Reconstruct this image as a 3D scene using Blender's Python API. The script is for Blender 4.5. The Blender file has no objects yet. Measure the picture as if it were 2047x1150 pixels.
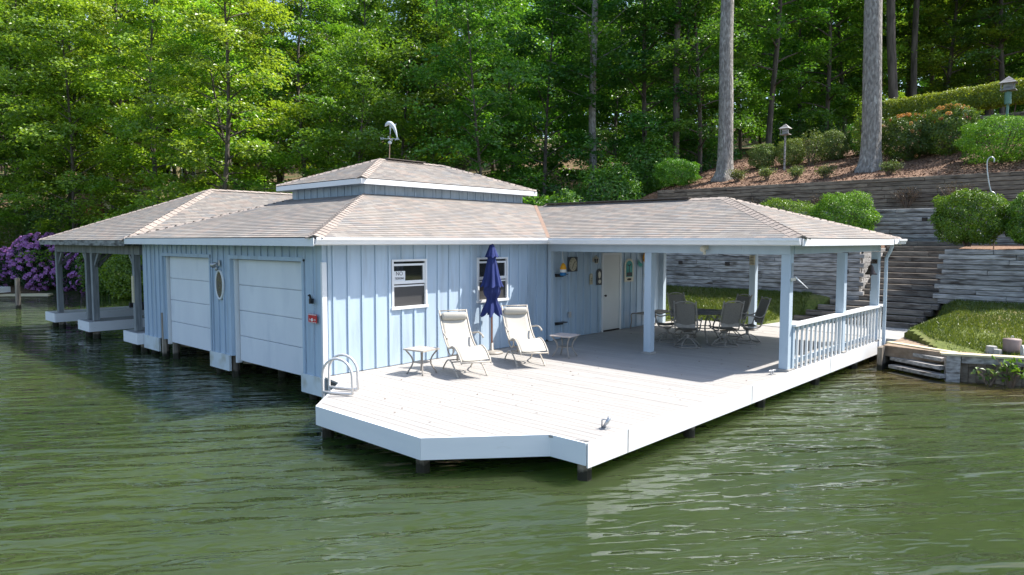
import bpy, math, random
import numpy as np
from mathutils import Vector, Matrix
R = math.radians
random.seed(7)
rng = np.random.default_rng(7)
sc = bpy.context.scene
COL = sc.collection

# ------------------------------------------------------------------ camera, world, sun, exposure
CAM = Vector((10.618, -12.610, 2.38))
YAW, PITCH, ROLL, FPX = R(132.9225), R(-3.8473), R(-0.0713), 1396.52
cam_d = bpy.data.cameras.new('camera')
cam_d.sensor_width = 36.0
cam_d.lens = FPX / 2047.0 * 36.0
cam_d.clip_start = 0.1
cam_d.clip_end = 3000
cam = bpy.data.objects.new('camera', cam_d)
COL.objects.link(cam)
f_ = Vector((math.cos(YAW) * math.cos(PITCH), math.sin(YAW) * math.cos(PITCH), math.sin(PITCH)))
r_ = Vector((math.sin(YAW), -math.cos(YAW), 0))
d_ = f_.cross(r_)
rr = math.cos(ROLL) * r_ + math.sin(ROLL) * d_
dd = -math.sin(ROLL) * r_ + math.cos(ROLL) * d_
m3 = Matrix((rr, -dd, -f_)).transposed()
cam.matrix_world = Matrix.Translation(CAM) @ m3.to_4x4()
sc.camera = cam

SUN = Vector((0.42, 0.60, 1.0)).normalized()
world = bpy.data.worlds.new('World')
sc.world = world
world.use_nodes = True
wn = world.node_tree
sky = wn.nodes.new('ShaderNodeTexSky')
sky.sky_type = 'NISHITA'
sky.sun_disc = False
sky.sun_elevation = math.asin(SUN.z)
sky.sun_rotation = math.atan2(SUN.x, SUN.y)
sky.air_density = 1.0
sky.dust_density = 1.5
sky.ozone_density = 1.0
bg = wn.nodes['Background']
bg.inputs[1].default_value = 0.15
wn.links.new(sky.outputs[0], bg.inputs[0])
sl = bpy.data.lights.new('sun', 'SUN')
sl.energy = 5.0
sl.angle = R(0.5)
sl.color = (1.0, 0.95, 0.88)
so = bpy.data.objects.new('sun', sl)
COL.objects.link(so)
so.rotation_euler = SUN.to_track_quat('Z', 'Y').to_euler()
sc.view_settings.view_transform = 'Standard'
sc.view_settings.look = 'None'
sc.view_settings.exposure = 0.95
sc.view_settings.gamma = 1.0
sc.view_settings.use_curve_mapping = False

# ------------------------------------------------------------------ helpers
def tag(o, label=None, cat=None, group=None, kind=None):
    if label: o['label'] = label
    if cat: o['category'] = cat
    if group: o['group'] = group
    if kind: o['kind'] = kind
    return o

def thing(name, label, cat, loc=(0, 0, 0), rotz=0, group=None):
    o = bpy.data.objects.new(name, None)
    COL.objects.link(o)
    o.empty_display_size = 0.2
    o.location = loc
    o.rotation_euler = (0, 0, rotz)
    return tag(o, label, cat, group)

def wmat(o):
    m = Matrix.LocRotScale(o.location, o.rotation_euler, o.scale)
    if o.parent:
        return wmat(o.parent) @ o.matrix_parent_inverse @ m
    return m

def link(name, me, parent=None, mat=None, world=True):
    o = bpy.data.objects.new(name, me)
    COL.objects.link(o)
    if mat is not None and len(me.materials) == 0:
        me.materials.append(mat)
    if parent is not None:
        o.parent = parent
        o.matrix_parent_inverse = wmat(parent).inverted()
    return o

def place(o, M4):
    """set world matrix of a parented piece (its parent inverse cancels the parent)"""
    l, q, s = M4.decompose()
    o.rotation_mode = 'XYZ'
    o.location = l
    o.rotation_euler = q.to_euler()
    o.scale = s
    return o

def copy_tree(o, parent=None):
    c = o.copy()
    COL.objects.link(c)
    if parent is not None:
        c.parent = parent
    for ch in list(o.children):
        copy_tree(ch, c)
    return c

class MB:
    def __init__(self):
        self.v = []; self.f = []; self.m = []
        self.cur = 0
    def add(self, vs, fs):
        n = len(self.v)
        self.v += [tuple(p) for p in vs]
        for f in fs:
            self.f.append(tuple(i + n for i in f)); self.m.append(self.cur)
        return self
    def box(self, x0, x1, y0, y1, z0, z1):
        vs = [(x0,y0,z0),(x1,y0,z0),(x1,y1,z0),(x0,y1,z0),(x0,y0,z1),(x1,y0,z1),(x1,y1,z1),(x0,y1,z1)]
        return self.add(vs, [(0,3,2,1),(4,5,6,7),(0,1,5,4),(1,2,6,5),(2,3,7,6),(3,0,4,7)])
    def bar(self, p0, p1, w, h, up=(0, 0, 1)):
        p0 = Vector(p0); p1 = Vector(p1); d = (p1 - p0).normalized(); up = Vector(up)
        s = d.cross(up)
        if s.length < 1e-4: s = d.cross(Vector((1, 0, 0)))
        s.normalize(); u = s.cross(d)
        a = s * w / 2; b = u * h / 2
        vs = [p0-a-b, p0+a-b, p0+a+b, p0-a+b, p1-a-b, p1+a-b, p1+a+b, p1-a+b]
        return self.add(vs, [(0,3,2,1),(4,5,6,7),(0,1,5,4),(1,2,6,5),(2,3,7,6),(3,0,4,7)])
    def tube(self, pts, r, n=8, cap=True, closed=False):
        pts = [Vector(p) for p in pts]; k = len(pts)
        rs = list(r) if hasattr(r, '__len__') else [r] * k
        up = None; rings = []
        for i, p in enumerate(pts):
            if closed: t = pts[(i+1) % k] - pts[i-1]
            else: t = pts[min(i+1, k-1)] - pts[max(i-1, 0)]
            t.normalize()
            if up is None:
                up = t.orthogonal().normalized()
            up = (up - t * up.dot(t)).normalized()
            b = t.cross(up)
            rings.append([p + (up*math.cos(2*math.pi*j/n) + b*math.sin(2*math.pi*j/n)) * rs[i] for j in range(n)])
        vs = [q for ring in rings for q in ring]; fs = []
        for i in range(k if closed else k-1):
            i2 = (i+1) % k
            for j in range(n):
                fs.append((i*n+j, i*n+(j+1) % n, i2*n+(j+1) % n, i2*n+j))
        if cap and not closed:
            fs.append(tuple(range(n))[::-1]); fs.append(tuple((k-1)*n+j for j in range(n)))
        return self.add(vs, fs)
    def lathe(self, prof, c=(0, 0, 0), n=16, mod=None):
        vs = []; fs = []; k = len(prof)
        for i, (r, z) in enumerate(prof):
            for j in range(n):
                a = 2*math.pi*j/n; q = r * (mod(i, a) if mod else 1)
                vs.append((c[0]+q*math.cos(a), c[1]+q*math.sin(a), c[2]+z))
        for i in range(k-1):
            for j in range(n):
                fs.append((i*n+j, i*n+(j+1) % n, (i+1)*n+(j+1) % n, (i+1)*n+j))
        fs.append(tuple(range(n))[::-1]); fs.append(tuple((k-1)*n+j for j in range(n)))
        return self.add(vs, fs)
    def prism(self, poly, z0, z1):
        n = len(poly)
        vs = [(x, y, z0) for x, y in poly] + [(x, y, z1) for x, y in poly]
        fs = [tuple(range(n))[::-1], tuple(range(n, 2*n))] + [(i, (i+1) % n, n+(i+1) % n, n+i) for i in range(n)]
        return self.add(vs, fs)
    def slab(self, poly, t):
        """planar 3D polygon with thickness t downwards along its normal"""
        P = [Vector(p) for p in poly]
        nrm = (P[1]-P[0]).cross(P[2]-P[0]).normalized()
        if nrm.z < 0: P = P[::-1]; nrm = -nrm
        n = len(P)
        vs = P + [p - nrm*t for p in P]
        fs = [tuple(range(n)), tuple(range(n, 2*n))[::-1]] + [(i, n+i, n+(i+1) % n, (i+1) % n) for i in range(n)]
        return self.add(vs, fs)
    def build(self, name, mat, parent=None, bevel=0, smooth=False):
        me = bpy.data.meshes.new(name)
        me.from_pydata(self.v, [], self.f)
        mats = mat if isinstance(mat, (list, tuple)) else [mat]
        for mm in mats: me.materials.append(mm)
        if len(mats) > 1: me.polygons.foreach_set('material_index', self.m)
        if smooth: me.polygons.foreach_set('use_smooth', [True]*len(me.polygons))
        me.validate(); me.update()
        o = link(name, me, parent)
        if bevel:
            b = o.modifiers.new('bevel', 'BEVEL'); b.width = bevel; b.segments = 2; b.limit_method = 'ANGLE'
        return o

def np_mesh(name, verts, tris, mat, tint=None):
    me = bpy.data.meshes.new(name)
    n = len(verts); t = len(tris)
    me.vertices.add(n); me.vertices.foreach_set('co', np.asarray(verts, np.float32).ravel())
    k = tris.shape[1]
    me.loops.add(t*k); me.loops.foreach_set('vertex_index', np.asarray(tris, np.int32).ravel())
    me.polygons.add(t); me.polygons.foreach_set('loop_start', np.arange(0, t*k, k, dtype=np.int32))
    me.polygons.foreach_set('loop_total', np.full(t, k, np.int32))
    if tint is not None:
        a = me.attributes.new('tint', 'FLOAT', 'POINT'); a.data.foreach_set('value', np.asarray(tint, np.float32))
    if mat: me.materials.append(mat)
    me.polygons.foreach_set('use_smooth', [False]*t)
    me.update(calc_edges=True)
    return me

# ------------------------------------------------------------------ materials
def _n(t, ty, **k):
    n = t.nodes.new(ty)
    for a, b in k.items(): setattr(n, a, b)
    return n

def mat(name, c1, c2=None, sc3=(1, 1, 1), ns=3.0, rough=.7, bump=0.0, bs=30.0, bsc=(1, 1, 1), rnd=0.0, spec=.4, metal=0.0,
        c3=None, c3s=1.2, c3t=(.55, .7), attr=None, attrc=None, detail=5.0, stain=None):
    m = bpy.data.materials.new(name); m.use_nodes = True; t = m.node_tree; L = t.links.new
    p = t.nodes['Principled BSDF']
    p.inputs['Roughness'].default_value = rough; p.inputs['Metallic'].default_value = metal
    p.inputs['Specular IOR Level'].default_value = spec
    g = _n(t, 'ShaderNodeNewGeometry')
    oi = _n(t, 'ShaderNodeObjectInfo')
    v = _n(t, 'ShaderNodeVectorMath', operation='MULTIPLY'); v.inputs[1].default_value = sc3; L(g.outputs['Position'], v.inputs[0])
    ad = _n(t, 'ShaderNodeVectorMath', operation='ADD'); L(v.outputs[0], ad.inputs[0])
    if rnd:
        ml = _n(t, 'ShaderNodeMath', operation='MULTIPLY'); ml.inputs[1].default_value = 37.0; L(oi.outputs['Random'], ml.inputs[0]); L(ml.outputs[0], ad.inputs[1])
    nz = _n(t, 'ShaderNodeTexNoise'); nz.inputs['Scale'].default_value = ns; nz.inputs['Detail'].default_value = detail; L(ad.outputs[0], nz.inputs['Vector'])
    rp = _n(t, 'ShaderNodeValToRGB'); rp.color_ramp.elements[0].position = .35; rp.color_ramp.elements[1].position = .65
    rp.color_ramp.elements[0].color = (*c1, 1); rp.color_ramp.elements[1].color = (*(c2 or [x*1.12 for x in c1]), 1)
    L(nz.outputs[0], rp.inputs[0]); col = rp.outputs[0]
    if attr:
        an = _n(t, 'ShaderNodeAttribute', attribute_name=attr)
        r2 = _n(t, 'ShaderNodeValToRGB'); r2.color_ramp.interpolation = 'CONSTANT'
        while len(r2.color_ramp.elements) < len(attrc): r2.color_ramp.elements.new(.5)
        for i, c in enumerate(attrc): r2.color_ramp.elements[i].position = i/len(attrc); r2.color_ramp.elements[i].color = (*c, 1)
        L(an.outputs['Fac'], r2.inputs[0])
        mx = _n(t, 'ShaderNodeMix', data_type='RGBA', blend_type='MULTIPLY'); mx.inputs[0].default_value = 1
        L(r2.outputs[0], mx.inputs[6]); L(col, mx.inputs[7]); col = mx.outputs[2]
    if c3:
        n3 = _n(t, 'ShaderNodeTexNoise'); n3.inputs['Scale'].default_value = c3s; n3.inputs['Detail'].default_value = 6; L(ad.outputs[0], n3.inputs['Vector'])
        r3 = _n(t, 'ShaderNodeMapRange'); r3.inputs[1].default_value = c3t[0]; r3.inputs[2].default_value = c3t[1]; L(n3.outputs[0], r3.inputs[0])
        mx = _n(t, 'ShaderNodeMix', data_type='RGBA'); L(r3.outputs[0], mx.inputs[0]); L(col, mx.inputs[6]); mx.inputs[7].default_value = (*c3, 1); col = mx.outputs[2]
    if rnd:
        hs = _n(t, 'ShaderNodeHueSaturation')
        mr = _n(t, 'ShaderNodeMapRange'); mr.inputs[3].default_value = 1-rnd; mr.inputs[4].default_value = 1+rnd; L(oi.outputs['Random'], mr.inputs[0])
        L(mr.outputs[0], hs.inputs['Value']); L(col, hs.inputs['Color']); col = hs.outputs[0]
    L(col, p.inputs['Base Color'])
    if bump:
        bv = _n(t, 'ShaderNodeVectorMath', operation='MULTIPLY'); bv.inputs[1].default_value = bsc; L(g.outputs['Position'], bv.inputs[0])
        bn = _n(t, 'ShaderNodeTexNoise'); bn.inputs['Scale'].default_value = bs; bn.inputs['Detail'].default_value = 4; L(bv.outputs[0], bn.inputs['Vector'])
        b = _n(t, 'ShaderNodeBump'); b.inputs['Strength'].default_value = 1; b.inputs['Distance'].default_value = bump
        L(bn.outputs[0], b.inputs['Height']); L(b.outputs[0], p.inputs['Normal'])
    if stain:
        # dark algae band from below the water up to just above it, with a ragged edge
        sp = _n(t, 'ShaderNodeSeparateXYZ'); L(g.outputs['Position'], sp.inputs[0])
        sn = _n(t, 'ShaderNodeTexNoise'); sn.inputs['Scale'].default_value = 14; L(g.outputs['Position'], sn.inputs['Vector'])
        sm = _n(t, 'ShaderNodeMath', operation='MULTIPLY_ADD'); sm.inputs[1].default_value = .12; L(sn.outputs[0], sm.inputs[0]); L(sp.outputs['Z'], sm.inputs[2])
        sr = _n(t, 'ShaderNodeMapRange'); sr.inputs[1].default_value = stain; sr.inputs[2].default_value = stain+.05; L(sm.outputs[0], sr.inputs[0])
        sx = _n(t, 'ShaderNodeMix', data_type='RGBA'); L(sr.outputs[0], sx.inputs[0]); sx.inputs[6].default_value = (.028, .026, .016, 1); L(col, sx.inputs[7]); L(sx.outputs[2], p.inputs['Base Color'])
    m['col'] = 1
    return m

M = {}
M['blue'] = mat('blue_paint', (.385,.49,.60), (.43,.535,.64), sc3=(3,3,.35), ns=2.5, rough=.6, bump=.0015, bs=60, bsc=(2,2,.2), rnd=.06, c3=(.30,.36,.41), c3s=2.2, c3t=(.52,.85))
M['blue_trim'] = mat('pale_blue_trim_paint', (.42,.505,.58), (.46,.545,.62), sc3=(2,2,.5), ns=2, rough=.55, bump=.001, bs=60, c3=(.36,.43,.50), c3s=4, c3t=(.66,.85))
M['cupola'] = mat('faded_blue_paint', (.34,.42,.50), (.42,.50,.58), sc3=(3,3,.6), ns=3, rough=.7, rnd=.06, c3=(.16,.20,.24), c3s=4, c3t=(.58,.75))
M['white'] = mat('white_paint', (.70,.715,.725), (.75,.765,.77), sc3=(1,1,1), ns=1.5, rough=.5, c3=(.60,.61,.60), c3s=3, c3t=(.62,.85))
M['white_gutter'] = mat('white_gutter_enamel', (.80,.81,.82), (.84,.84,.84), rough=.35, c3=(.62,.62,.60), c3s=2.5, c3t=(.64,.85))
M['fascia'] = mat('white_vinyl_fascia', (.76,.78,.80), (.82,.83,.84), sc3=(.4,.4,2), ns=2, rough=.45, c3=(.58,.57,.52), c3s=5, c3t=(.64,.8))
M['skirt'] = mat('weathered_white_skirt', (.58,.64,.66), (.66,.72,.74), sc3=(1,1,1), ns=2, rough=.6, c3=(.42,.42,.34), c3s=3, c3t=(.5,.75))
M['garage'] = mat('white_garage_door_paint', (.72,.75,.79), (.77,.80,.83), sc3=(1,1,.4), ns=2, rough=.55, c3=(.64,.68,.73), c3s=2.5, c3t=(.55,.8))
M['deck'] = mat('composite_deck', (.33,.315,.295), (.362,.345,.325), sc3=(.8,9,1), ns=2.2, rough=.65, bump=.0012, bs=30, bsc=(1,12,1), rnd=.05, c3=(.28,.262,.25), c3s=1.6, c3t=(.55,.85))
M['deck_dark'] = mat('deck_gap', (.16,.145,.135), rough=.9)
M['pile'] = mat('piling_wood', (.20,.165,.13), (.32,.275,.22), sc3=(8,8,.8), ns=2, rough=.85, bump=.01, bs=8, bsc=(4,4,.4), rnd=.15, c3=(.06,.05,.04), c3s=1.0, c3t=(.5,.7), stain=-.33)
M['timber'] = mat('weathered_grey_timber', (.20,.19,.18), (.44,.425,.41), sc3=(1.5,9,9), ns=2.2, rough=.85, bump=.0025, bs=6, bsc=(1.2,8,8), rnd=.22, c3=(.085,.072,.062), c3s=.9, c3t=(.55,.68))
M['timber_brown'] = mat('brown_timber', (.135,.108,.082), (.26,.215,.165), sc3=(1.5,9,9), ns=2.2, rough=.85, bump=.0025, bs=6, bsc=(1.2,8,8), rnd=.22, c3=(.06,.045,.035), c3s=.9, c3t=(.54,.68))  # same grain as the grey timber, in a darker brown colour
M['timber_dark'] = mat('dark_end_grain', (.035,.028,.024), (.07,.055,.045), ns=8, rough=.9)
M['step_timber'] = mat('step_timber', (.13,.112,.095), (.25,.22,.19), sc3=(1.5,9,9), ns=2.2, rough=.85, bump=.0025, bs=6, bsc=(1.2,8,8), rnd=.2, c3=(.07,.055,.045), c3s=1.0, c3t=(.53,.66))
M['slip_post'] = mat('grey_slip_post', (.15,.165,.17), (.27,.285,.285), sc3=(8,8,.8), ns=2, rough=.8, bump=.003, bs=10, bsc=(5,5,.5), rnd=.12)
M['slip_fascia'] = mat('peeling_grey_fascia', (.17,.17,.16), (.32,.32,.29), sc3=(1.5,6,6), ns=2, rough=.8, c3=(.06,.055,.05), c3s=1.8, c3t=(.48,.64))
M['new_wood'] = mat('pale_new_lumber', (.50,.44,.29), (.60,.53,.36), sc3=(1,12,12), ns=2, rough=.7)
M['roof_slab'] = mat('roof_underlay', (.10,.085,.075), rough=.9)
TINTS = [(1.0,.99,.97),(.86,.85,.84),(1.08,1.03,.97),(.78,.78,.80),(1.06,.98,.93),(.86,.90,.94),(.97,.95,.92),(1.09,.98,.92),(.90,.88,.86),(1.08,1.07,1.04)]
M['shingle'] = mat('asphalt_shingle', (.245,.226,.208), (.288,.268,.25), ns=5, rough=.9, attr='tint', attrc=TINTS, c3=(.205,.19,.175), c3s=.9, c3t=(.5,.8))
M['shingle_old'] = mat('aged_asphalt_shingle', (.20,.187,.174), (.242,.227,.212), ns=5, rough=.9, attr='tint', attrc=TINTS, c3=(.18,.16,.145), c3s=.7, c3t=(.5,.8))
M['cap'] = mat('hip_cap_shingle', (.27,.23,.20), (.33,.28,.245), ns=12, rough=.9, bump=.004, bs=60, rnd=.1)
M['concrete'] = mat('concrete', (.30,.30,.29), (.38,.375,.36), ns=3, rough=.9, bump=.003, bs=40)
M['frame_metal'] = mat('taupe_cast_aluminium', (.25,.225,.195), (.31,.285,.25), ns=20, rough=.45, metal=.0, spec=.5, bump=.001, bs=80)
M['lounge_metal'] = mat('sand_painted_aluminium', (.40,.36,.30), (.47,.43,.37), ns=20, rough=.4, spec=.5)
M['sling'] = mat('brown_mesh_sling', (.17,.155,.13), (.22,.20,.17), ns=60, rough=.8, bump=.002, bs=200)
M['sling_light'] = mat('cream_mesh_sling', (.41,.385,.335), (.46,.435,.38), ns=60, rough=.8, bump=.001, bs=200)
M['stone_top'] = mat('stone_look_tabletop', (.38,.33,.30), (.50,.44,.40), ns=14, rough=.6)
M['dark_top'] = mat('dark_slatted_tabletop', (.10,.095,.09), (.15,.14,.135), ns=12, rough=.45)
M['navy'] = mat('navy_canvas', (.012,.022,.105), (.022,.038,.165), sc3=(1,1,.4), ns=5, rough=.85, bump=.003, bs=25)
M['pole_wood'] = mat('red_brown_umbrella_pole', (.30,.10,.045), (.38,.14,.06), ns=10, rough=.4)
M['metal'] = mat('galvanised_metal', (.40,.41,.42), (.52,.53,.54), ns=8, rough=.35, metal=.6)
M['alu'] = mat('satin_aluminium_tube', (.62,.60,.58), (.70,.68,.66), ns=8, rough=.3, metal=.3)
M['verdigris'] = mat('pale_verdigris_metal', (.42,.48,.52), (.58,.63,.66), ns=20, rough=.5)
M['rust'] = mat('rusty_rod', (.22,.15,.11), (.30,.2,.15), ns=20, rough=.7)
M['black'] = mat('black_plastic', (.012,.013,.015), rough=.4)
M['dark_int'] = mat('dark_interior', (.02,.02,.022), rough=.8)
M['cream'] = mat('cream_plastic', (.58,.54,.44), (.66,.62,.52), ns=10, rough=.45)
M['bronze'] = mat('dark_bronze', (.05,.04,.035), (.09,.07,.06), ns=15, rough=.4, metal=.7)
M['door'] = mat('white_door_paint', (.62,.63,.62), (.66,.67,.66), ns=1.5, rough=.45)
M['soil'] = mat('bare_soil', (.20,.145,.10), (.30,.225,.165), ns=5, rough=.95, bump=.02, bs=12, c3=(.36,.29,.22), c3s=2.0)
M['yellow'] = mat('yellow_paint', (.80,.36,.02), rough=.4)
M['buoy_white'] = mat('white_buoy_paint', (.78,.76,.72), rough=.4)
M['buoy_blue'] = mat('teal_blue_buoy_paint', (.02,.15,.33), rough=.4)
M['dial'] = mat('cream_clock_dial', (.42,.38,.27), (.52,.47,.34), ns=20, rough=.5)
M['clock_frame'] = mat('dark_slate_frame', (.05,.055,.065), rough=.5)
M['ink'] = mat('dark_print', (.03,.03,.03), rough=.6)
M['red'] = mat('red_sign_paint', (.50,.015,.02), rough=.4)
M['teal'] = mat('teal_paint', (.04,.26,.25), (.10,.36,.33), ns=6, rough=.5)
M['bunk'] = mat('dark_bunk_carpet', (.035,.032,.03), (.07,.065,.06), ns=10, rough=.9)
M['bark'] = mat('grey_furrowed_bark', (.17,.155,.14), (.36,.335,.305), sc3=(3,3,1.1), ns=5, rough=.9, bump=.06, bs=9, bsc=(2.5,2.5,.7), c3=(.48,.46,.42), c3s=3.0, c3t=(.58,.70))
M['bark2'] = mat('brown_bark', (.065,.055,.045), (.15,.125,.105), sc3=(3,3,.5), ns=2.5, rough=.9, bump=.04, bs=4, bsc=(2.5,2.5,.35))
M['stem'] = mat('twig', (.12,.085,.06), (.2,.15,.11), ns=8, rough=.9)
M['green_metal'] = mat('green_painted_post', (.10,.20,.16), (.14,.25,.20), ns=5, rough=.5)
M['barrel'] = mat('weathered_brown_drum', (.20,.15,.14), (.29,.22,.20), sc3=(2,2,.6), ns=2, rough=.7)
M['house_y'] = mat('yellow_house_siding', (.50,.42,.22), (.55,.46,.26), sc3=(.3,.3,8), ns=2, rough=.7)
M['red_deck'] = mat('red_brown_deck_wood', (.26,.09,.05), (.32,.12,.07), ns=4, rough=.8)
M['pink'] = mat('pink_plastic', (.65,.08,.12), rough=.4)
M['toy_y'] = mat('orange_plastic', (.80,.30,.02), rough=.4)
M['toy_b'] = mat('blue_plastic', (.04,.18,.50), rough=.4)

def glass_mat(name, tintc):
    m = bpy.data.materials.new(name); m.use_nodes = True
    p = m.node_tree.nodes['Principled BSDF']
    p.inputs['Base Color'].default_value = (*tintc, 1); p.inputs['Roughness'].default_value = .04
    p.inputs['Specular IOR Level'].default_value = .9
    return m
M['glass'] = glass_mat('dark_window_glass', (.012, .013, .014))
M['screen'] = glass_mat('insect_screen', (.028, .027, .027)); M['screen'].node_tree.nodes['Principled BSDF'].inputs['Roughness'].default_value = .6

def leaf_mat(name, cd, cl, trans=.35, hue=.02, val=.18):
    m = bpy.data.materials.new(name); m.use_nodes = True; t = m.node_tree; L = t.links.new
    t.nodes.remove(t.nodes['Principled BSDF']); out = t.nodes['Material Output']
    a = _n(t, 'ShaderNodeAttribute', attribute_name='tint'); oi = _n(t, 'ShaderNodeObjectInfo')
    rp = _n(t, 'ShaderNodeValToRGB'); rp.color_ramp.elements[0].color = (*cd, 1); rp.color_ramp.elements[1].color = (*cl, 1); L(a.outputs['Fac'], rp.inputs[0])
    hs = _n(t, 'ShaderNodeHueSaturation')
    m1 = _n(t, 'ShaderNodeMapRange'); m1.inputs[3].default_value = .5-hue; m1.inputs[4].default_value = .5+hue; L(oi.outputs['Random'], m1.inputs[0]); L(m1.outputs[0], hs.inputs['Hue'])
    m2 = _n(t, 'ShaderNodeMapRange'); m2.inputs[3].default_value = 1-val; m2.inputs[4].default_value = 1+val
    fr = _n(t, 'ShaderNodeMath', operation='FRACT'); mu = _n(t, 'ShaderNodeMath', operation='MULTIPLY'); mu.inputs[1].default_value = 7.31
    L(oi.outputs['Random'], mu.inputs[0]); L(mu.outputs[0], fr.inputs[0]); L(fr.outputs[0], m2.inputs[0]); L(m2.outputs[0], hs.inputs['Value'])
    L(rp.outputs[0], hs.inputs['Color'])
    d = _n(t, 'ShaderNodeBsdfDiffuse'); tr = _n(t, 'ShaderNodeBsdfTranslucent'); gl = _n(t, 'ShaderNodeBsdfGlossy'); gl.inputs['Roughness'].default_value = .38
    tc = _n(t, 'ShaderNodeMix', data_type='RGBA', blend_type='MULTIPLY'); tc.inputs[0].default_value = 1; tc.inputs[7].default_value = (1.75, 1.6, .65, 1)
    L(hs.outputs[0], d.inputs[0]); L(hs.outputs[0], tc.inputs[6]); L(tc.outputs[2], tr.inputs[0])
    s1 = _n(t, 'ShaderNodeMixShader'); s1.inputs[0].default_value = trans; L(d.outputs[0], s1.inputs[1]); L(tr.outputs[0], s1.inputs[2])
    s2 = _n(t, 'ShaderNodeMixShader'); s2.inputs[0].default_value = .045; L(s1.outputs[0], s2.inputs[1]); L(gl.outputs[0], s2.inputs[2])
    L(s2.outputs[0], out.inputs[0])
    return m
LM = {
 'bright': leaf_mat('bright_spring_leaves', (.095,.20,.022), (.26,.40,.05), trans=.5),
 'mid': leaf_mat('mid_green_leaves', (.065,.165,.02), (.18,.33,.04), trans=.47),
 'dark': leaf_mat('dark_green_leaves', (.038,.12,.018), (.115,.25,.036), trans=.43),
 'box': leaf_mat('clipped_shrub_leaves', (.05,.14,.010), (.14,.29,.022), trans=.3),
 'box2': leaf_mat('pale_dusty_shrub_leaves', (.075,.125,.03), (.20,.26,.08), trans=.25),
 'azalea': leaf_mat('azalea_leaves', (.035,.085,.012), (.12,.18,.03), trans=.3),
 'rhodo': leaf_mat('rhododendron_leaves', (.012,.04,.012), (.035,.09,.02), trans=.2),
 'flower': leaf_mat('purple_blossoms', (.34,.11,.46), (.62,.34,.72), trans=.25, hue=.005, val=.05),
 'orange': leaf_mat('orange_new_growth', (.42,.16,.07), (.55,.30,.12), trans=.3),
 'hedge': leaf_mat('yellow_green_hedge_leaves', (.09,.17,.015), (.26,.36,.04), trans=.4),
 'bare': leaf_mat('sparse_brownish_leaves', (.05,.04,.022), (.10,.075,.04), trans=.2),
 'grass': leaf_mat('lawn_grass', (.045,.08,.012), (.14,.175,.03), trans=.3),
}

# ------------------------------------------------------------------ ground
SHORE = [(60, 24.4), (20, 8.75), (8.74, 4.58), (7.45, 4.12), (6.0, 6.4), (0, 6.6), (-9, 6.8), (-17, 7.2), (-24, 5.0), (-30.3, .8), (-32.9, -.8), (-36, -3.6), (-44, -14), (-60, -45), (-75, -80)]
SH = np.array(SHORE, float)
def shore_s(x, y):
    """signed distance inland from the shoreline (numpy arrays)"""
    x = np.asarray(x, float); y = np.asarray(y, float)
    best = np.full(x.shape, 1e9); sg = np.zeros(x.shape)
    for i in range(len(SH)-1):
        a = SH[i]; b = SH[i+1]; d = b-a; L2 = d@d
        t = np.clip(((x-a[0])*d[0]+(y-a[1])*d[1])/L2, 0, 1)
        px = a[0]+t*d[0]; py = a[1]+t*d[1]
        ds = np.hypot(x-px, y-py)
        cr = d[0]*(y-a[1])-d[1]*(x-a[0])
        m = ds < best-1e-9
        best = np.where(m, ds, best); sg = np.where(m, np.where(cr < 0, 1, -1), sg)
    return best*sg
def sstep(a, b, x):
    t = np.clip((x-a)/(b-a), 0, 1); return t*t*(3-2*t)
WALL_A, WALL_B, WALL_C = 9.5, 12.9, 14.6
SU0, SU1 = 4.07, 6.27
def ground_z(x, y):
    x = np.asarray(x, float); y = np.asarray(y, float)
    s = shore_s(x, y)
    bumps = .25*np.sin(x*.31+y*.17)+.2*np.sin(y*.43-x*.11)
    nat = np.where(s > 0, -.5+.45*np.minimum(s, .8)+.27*np.clip(s-.8, 0, 26)+.20*np.clip(s-26, 0, 80)+bumps*sstep(1, 8, s), -.5+.35*np.maximum(s, -6))
    lin = .02+.74*np.clip((y-4.6)/4.8, 0, 1)
    szz = np.clip((y-8.42)*.55, 0, 1)
    lawn = np.minimum(lin, szz+.04+.55*np.clip(x-(5.9+.386*np.clip(y-8.42, 0, 2)), 0, 9))
    bank = np.interp(y, [3.0, 4.3, 6.0, 6.5], [-2.0, -1.2, -.7, .0])
    ter = np.where(x > 6.1, np.where(s > 0, lawn, -2.0+.2*np.clip(s, -6, 0)), np.where(y < 6.5, bank, np.minimum(-.06+.82*np.clip((y-6.5)/2.9, 0, 1), szz+.02+.5*np.clip(2.5+.8*np.clip(y-8.42, 0, 2)-x, 0, 9))))
    ter = np.where(y > WALL_A+.125, 2.08+.06*(y-9.6), ter)
    ter = np.where(y > WALL_B+.125, 3.38+.06*(y-13), ter)
    ter = np.where(y > WALL_C+.125, 4.50+.27*np.clip(y-14.7, 0, 8)+.10*np.clip(y-22.7, 0, 100)+.10*np.clip(x-1, 0, 12)*sstep(15.5, 21, y), ter)
    # the stair trench
    tr = (x > SU0-.02) & (x < SU1+.02) & (y > 8.3) & (y < 12.8)
    ter = np.where(tr, np.minimum(ter, (y-8.5)*.55-.3), ter)
    tl = (y > 8.32) & (y < WALL_A+.125) & (x > 2.55+.80*(y-8.42)) & (x < 5.83+.386*(y-8.42))
    ter = np.where(tl, np.minimum(ter, (y-8.5)*.55-.25), ter)
    ter = np.where((y > 6.4) & (y < 8.42) & (x > 2.5) & (x < 6.0), -.1, ter)
    w = sstep(-13, -5.5, x)
    z = nat*(1-w)+ter*w
    return z
def gz(x, y): return float(ground_z(np.array([x]), np.array([y]))[0])

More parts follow.
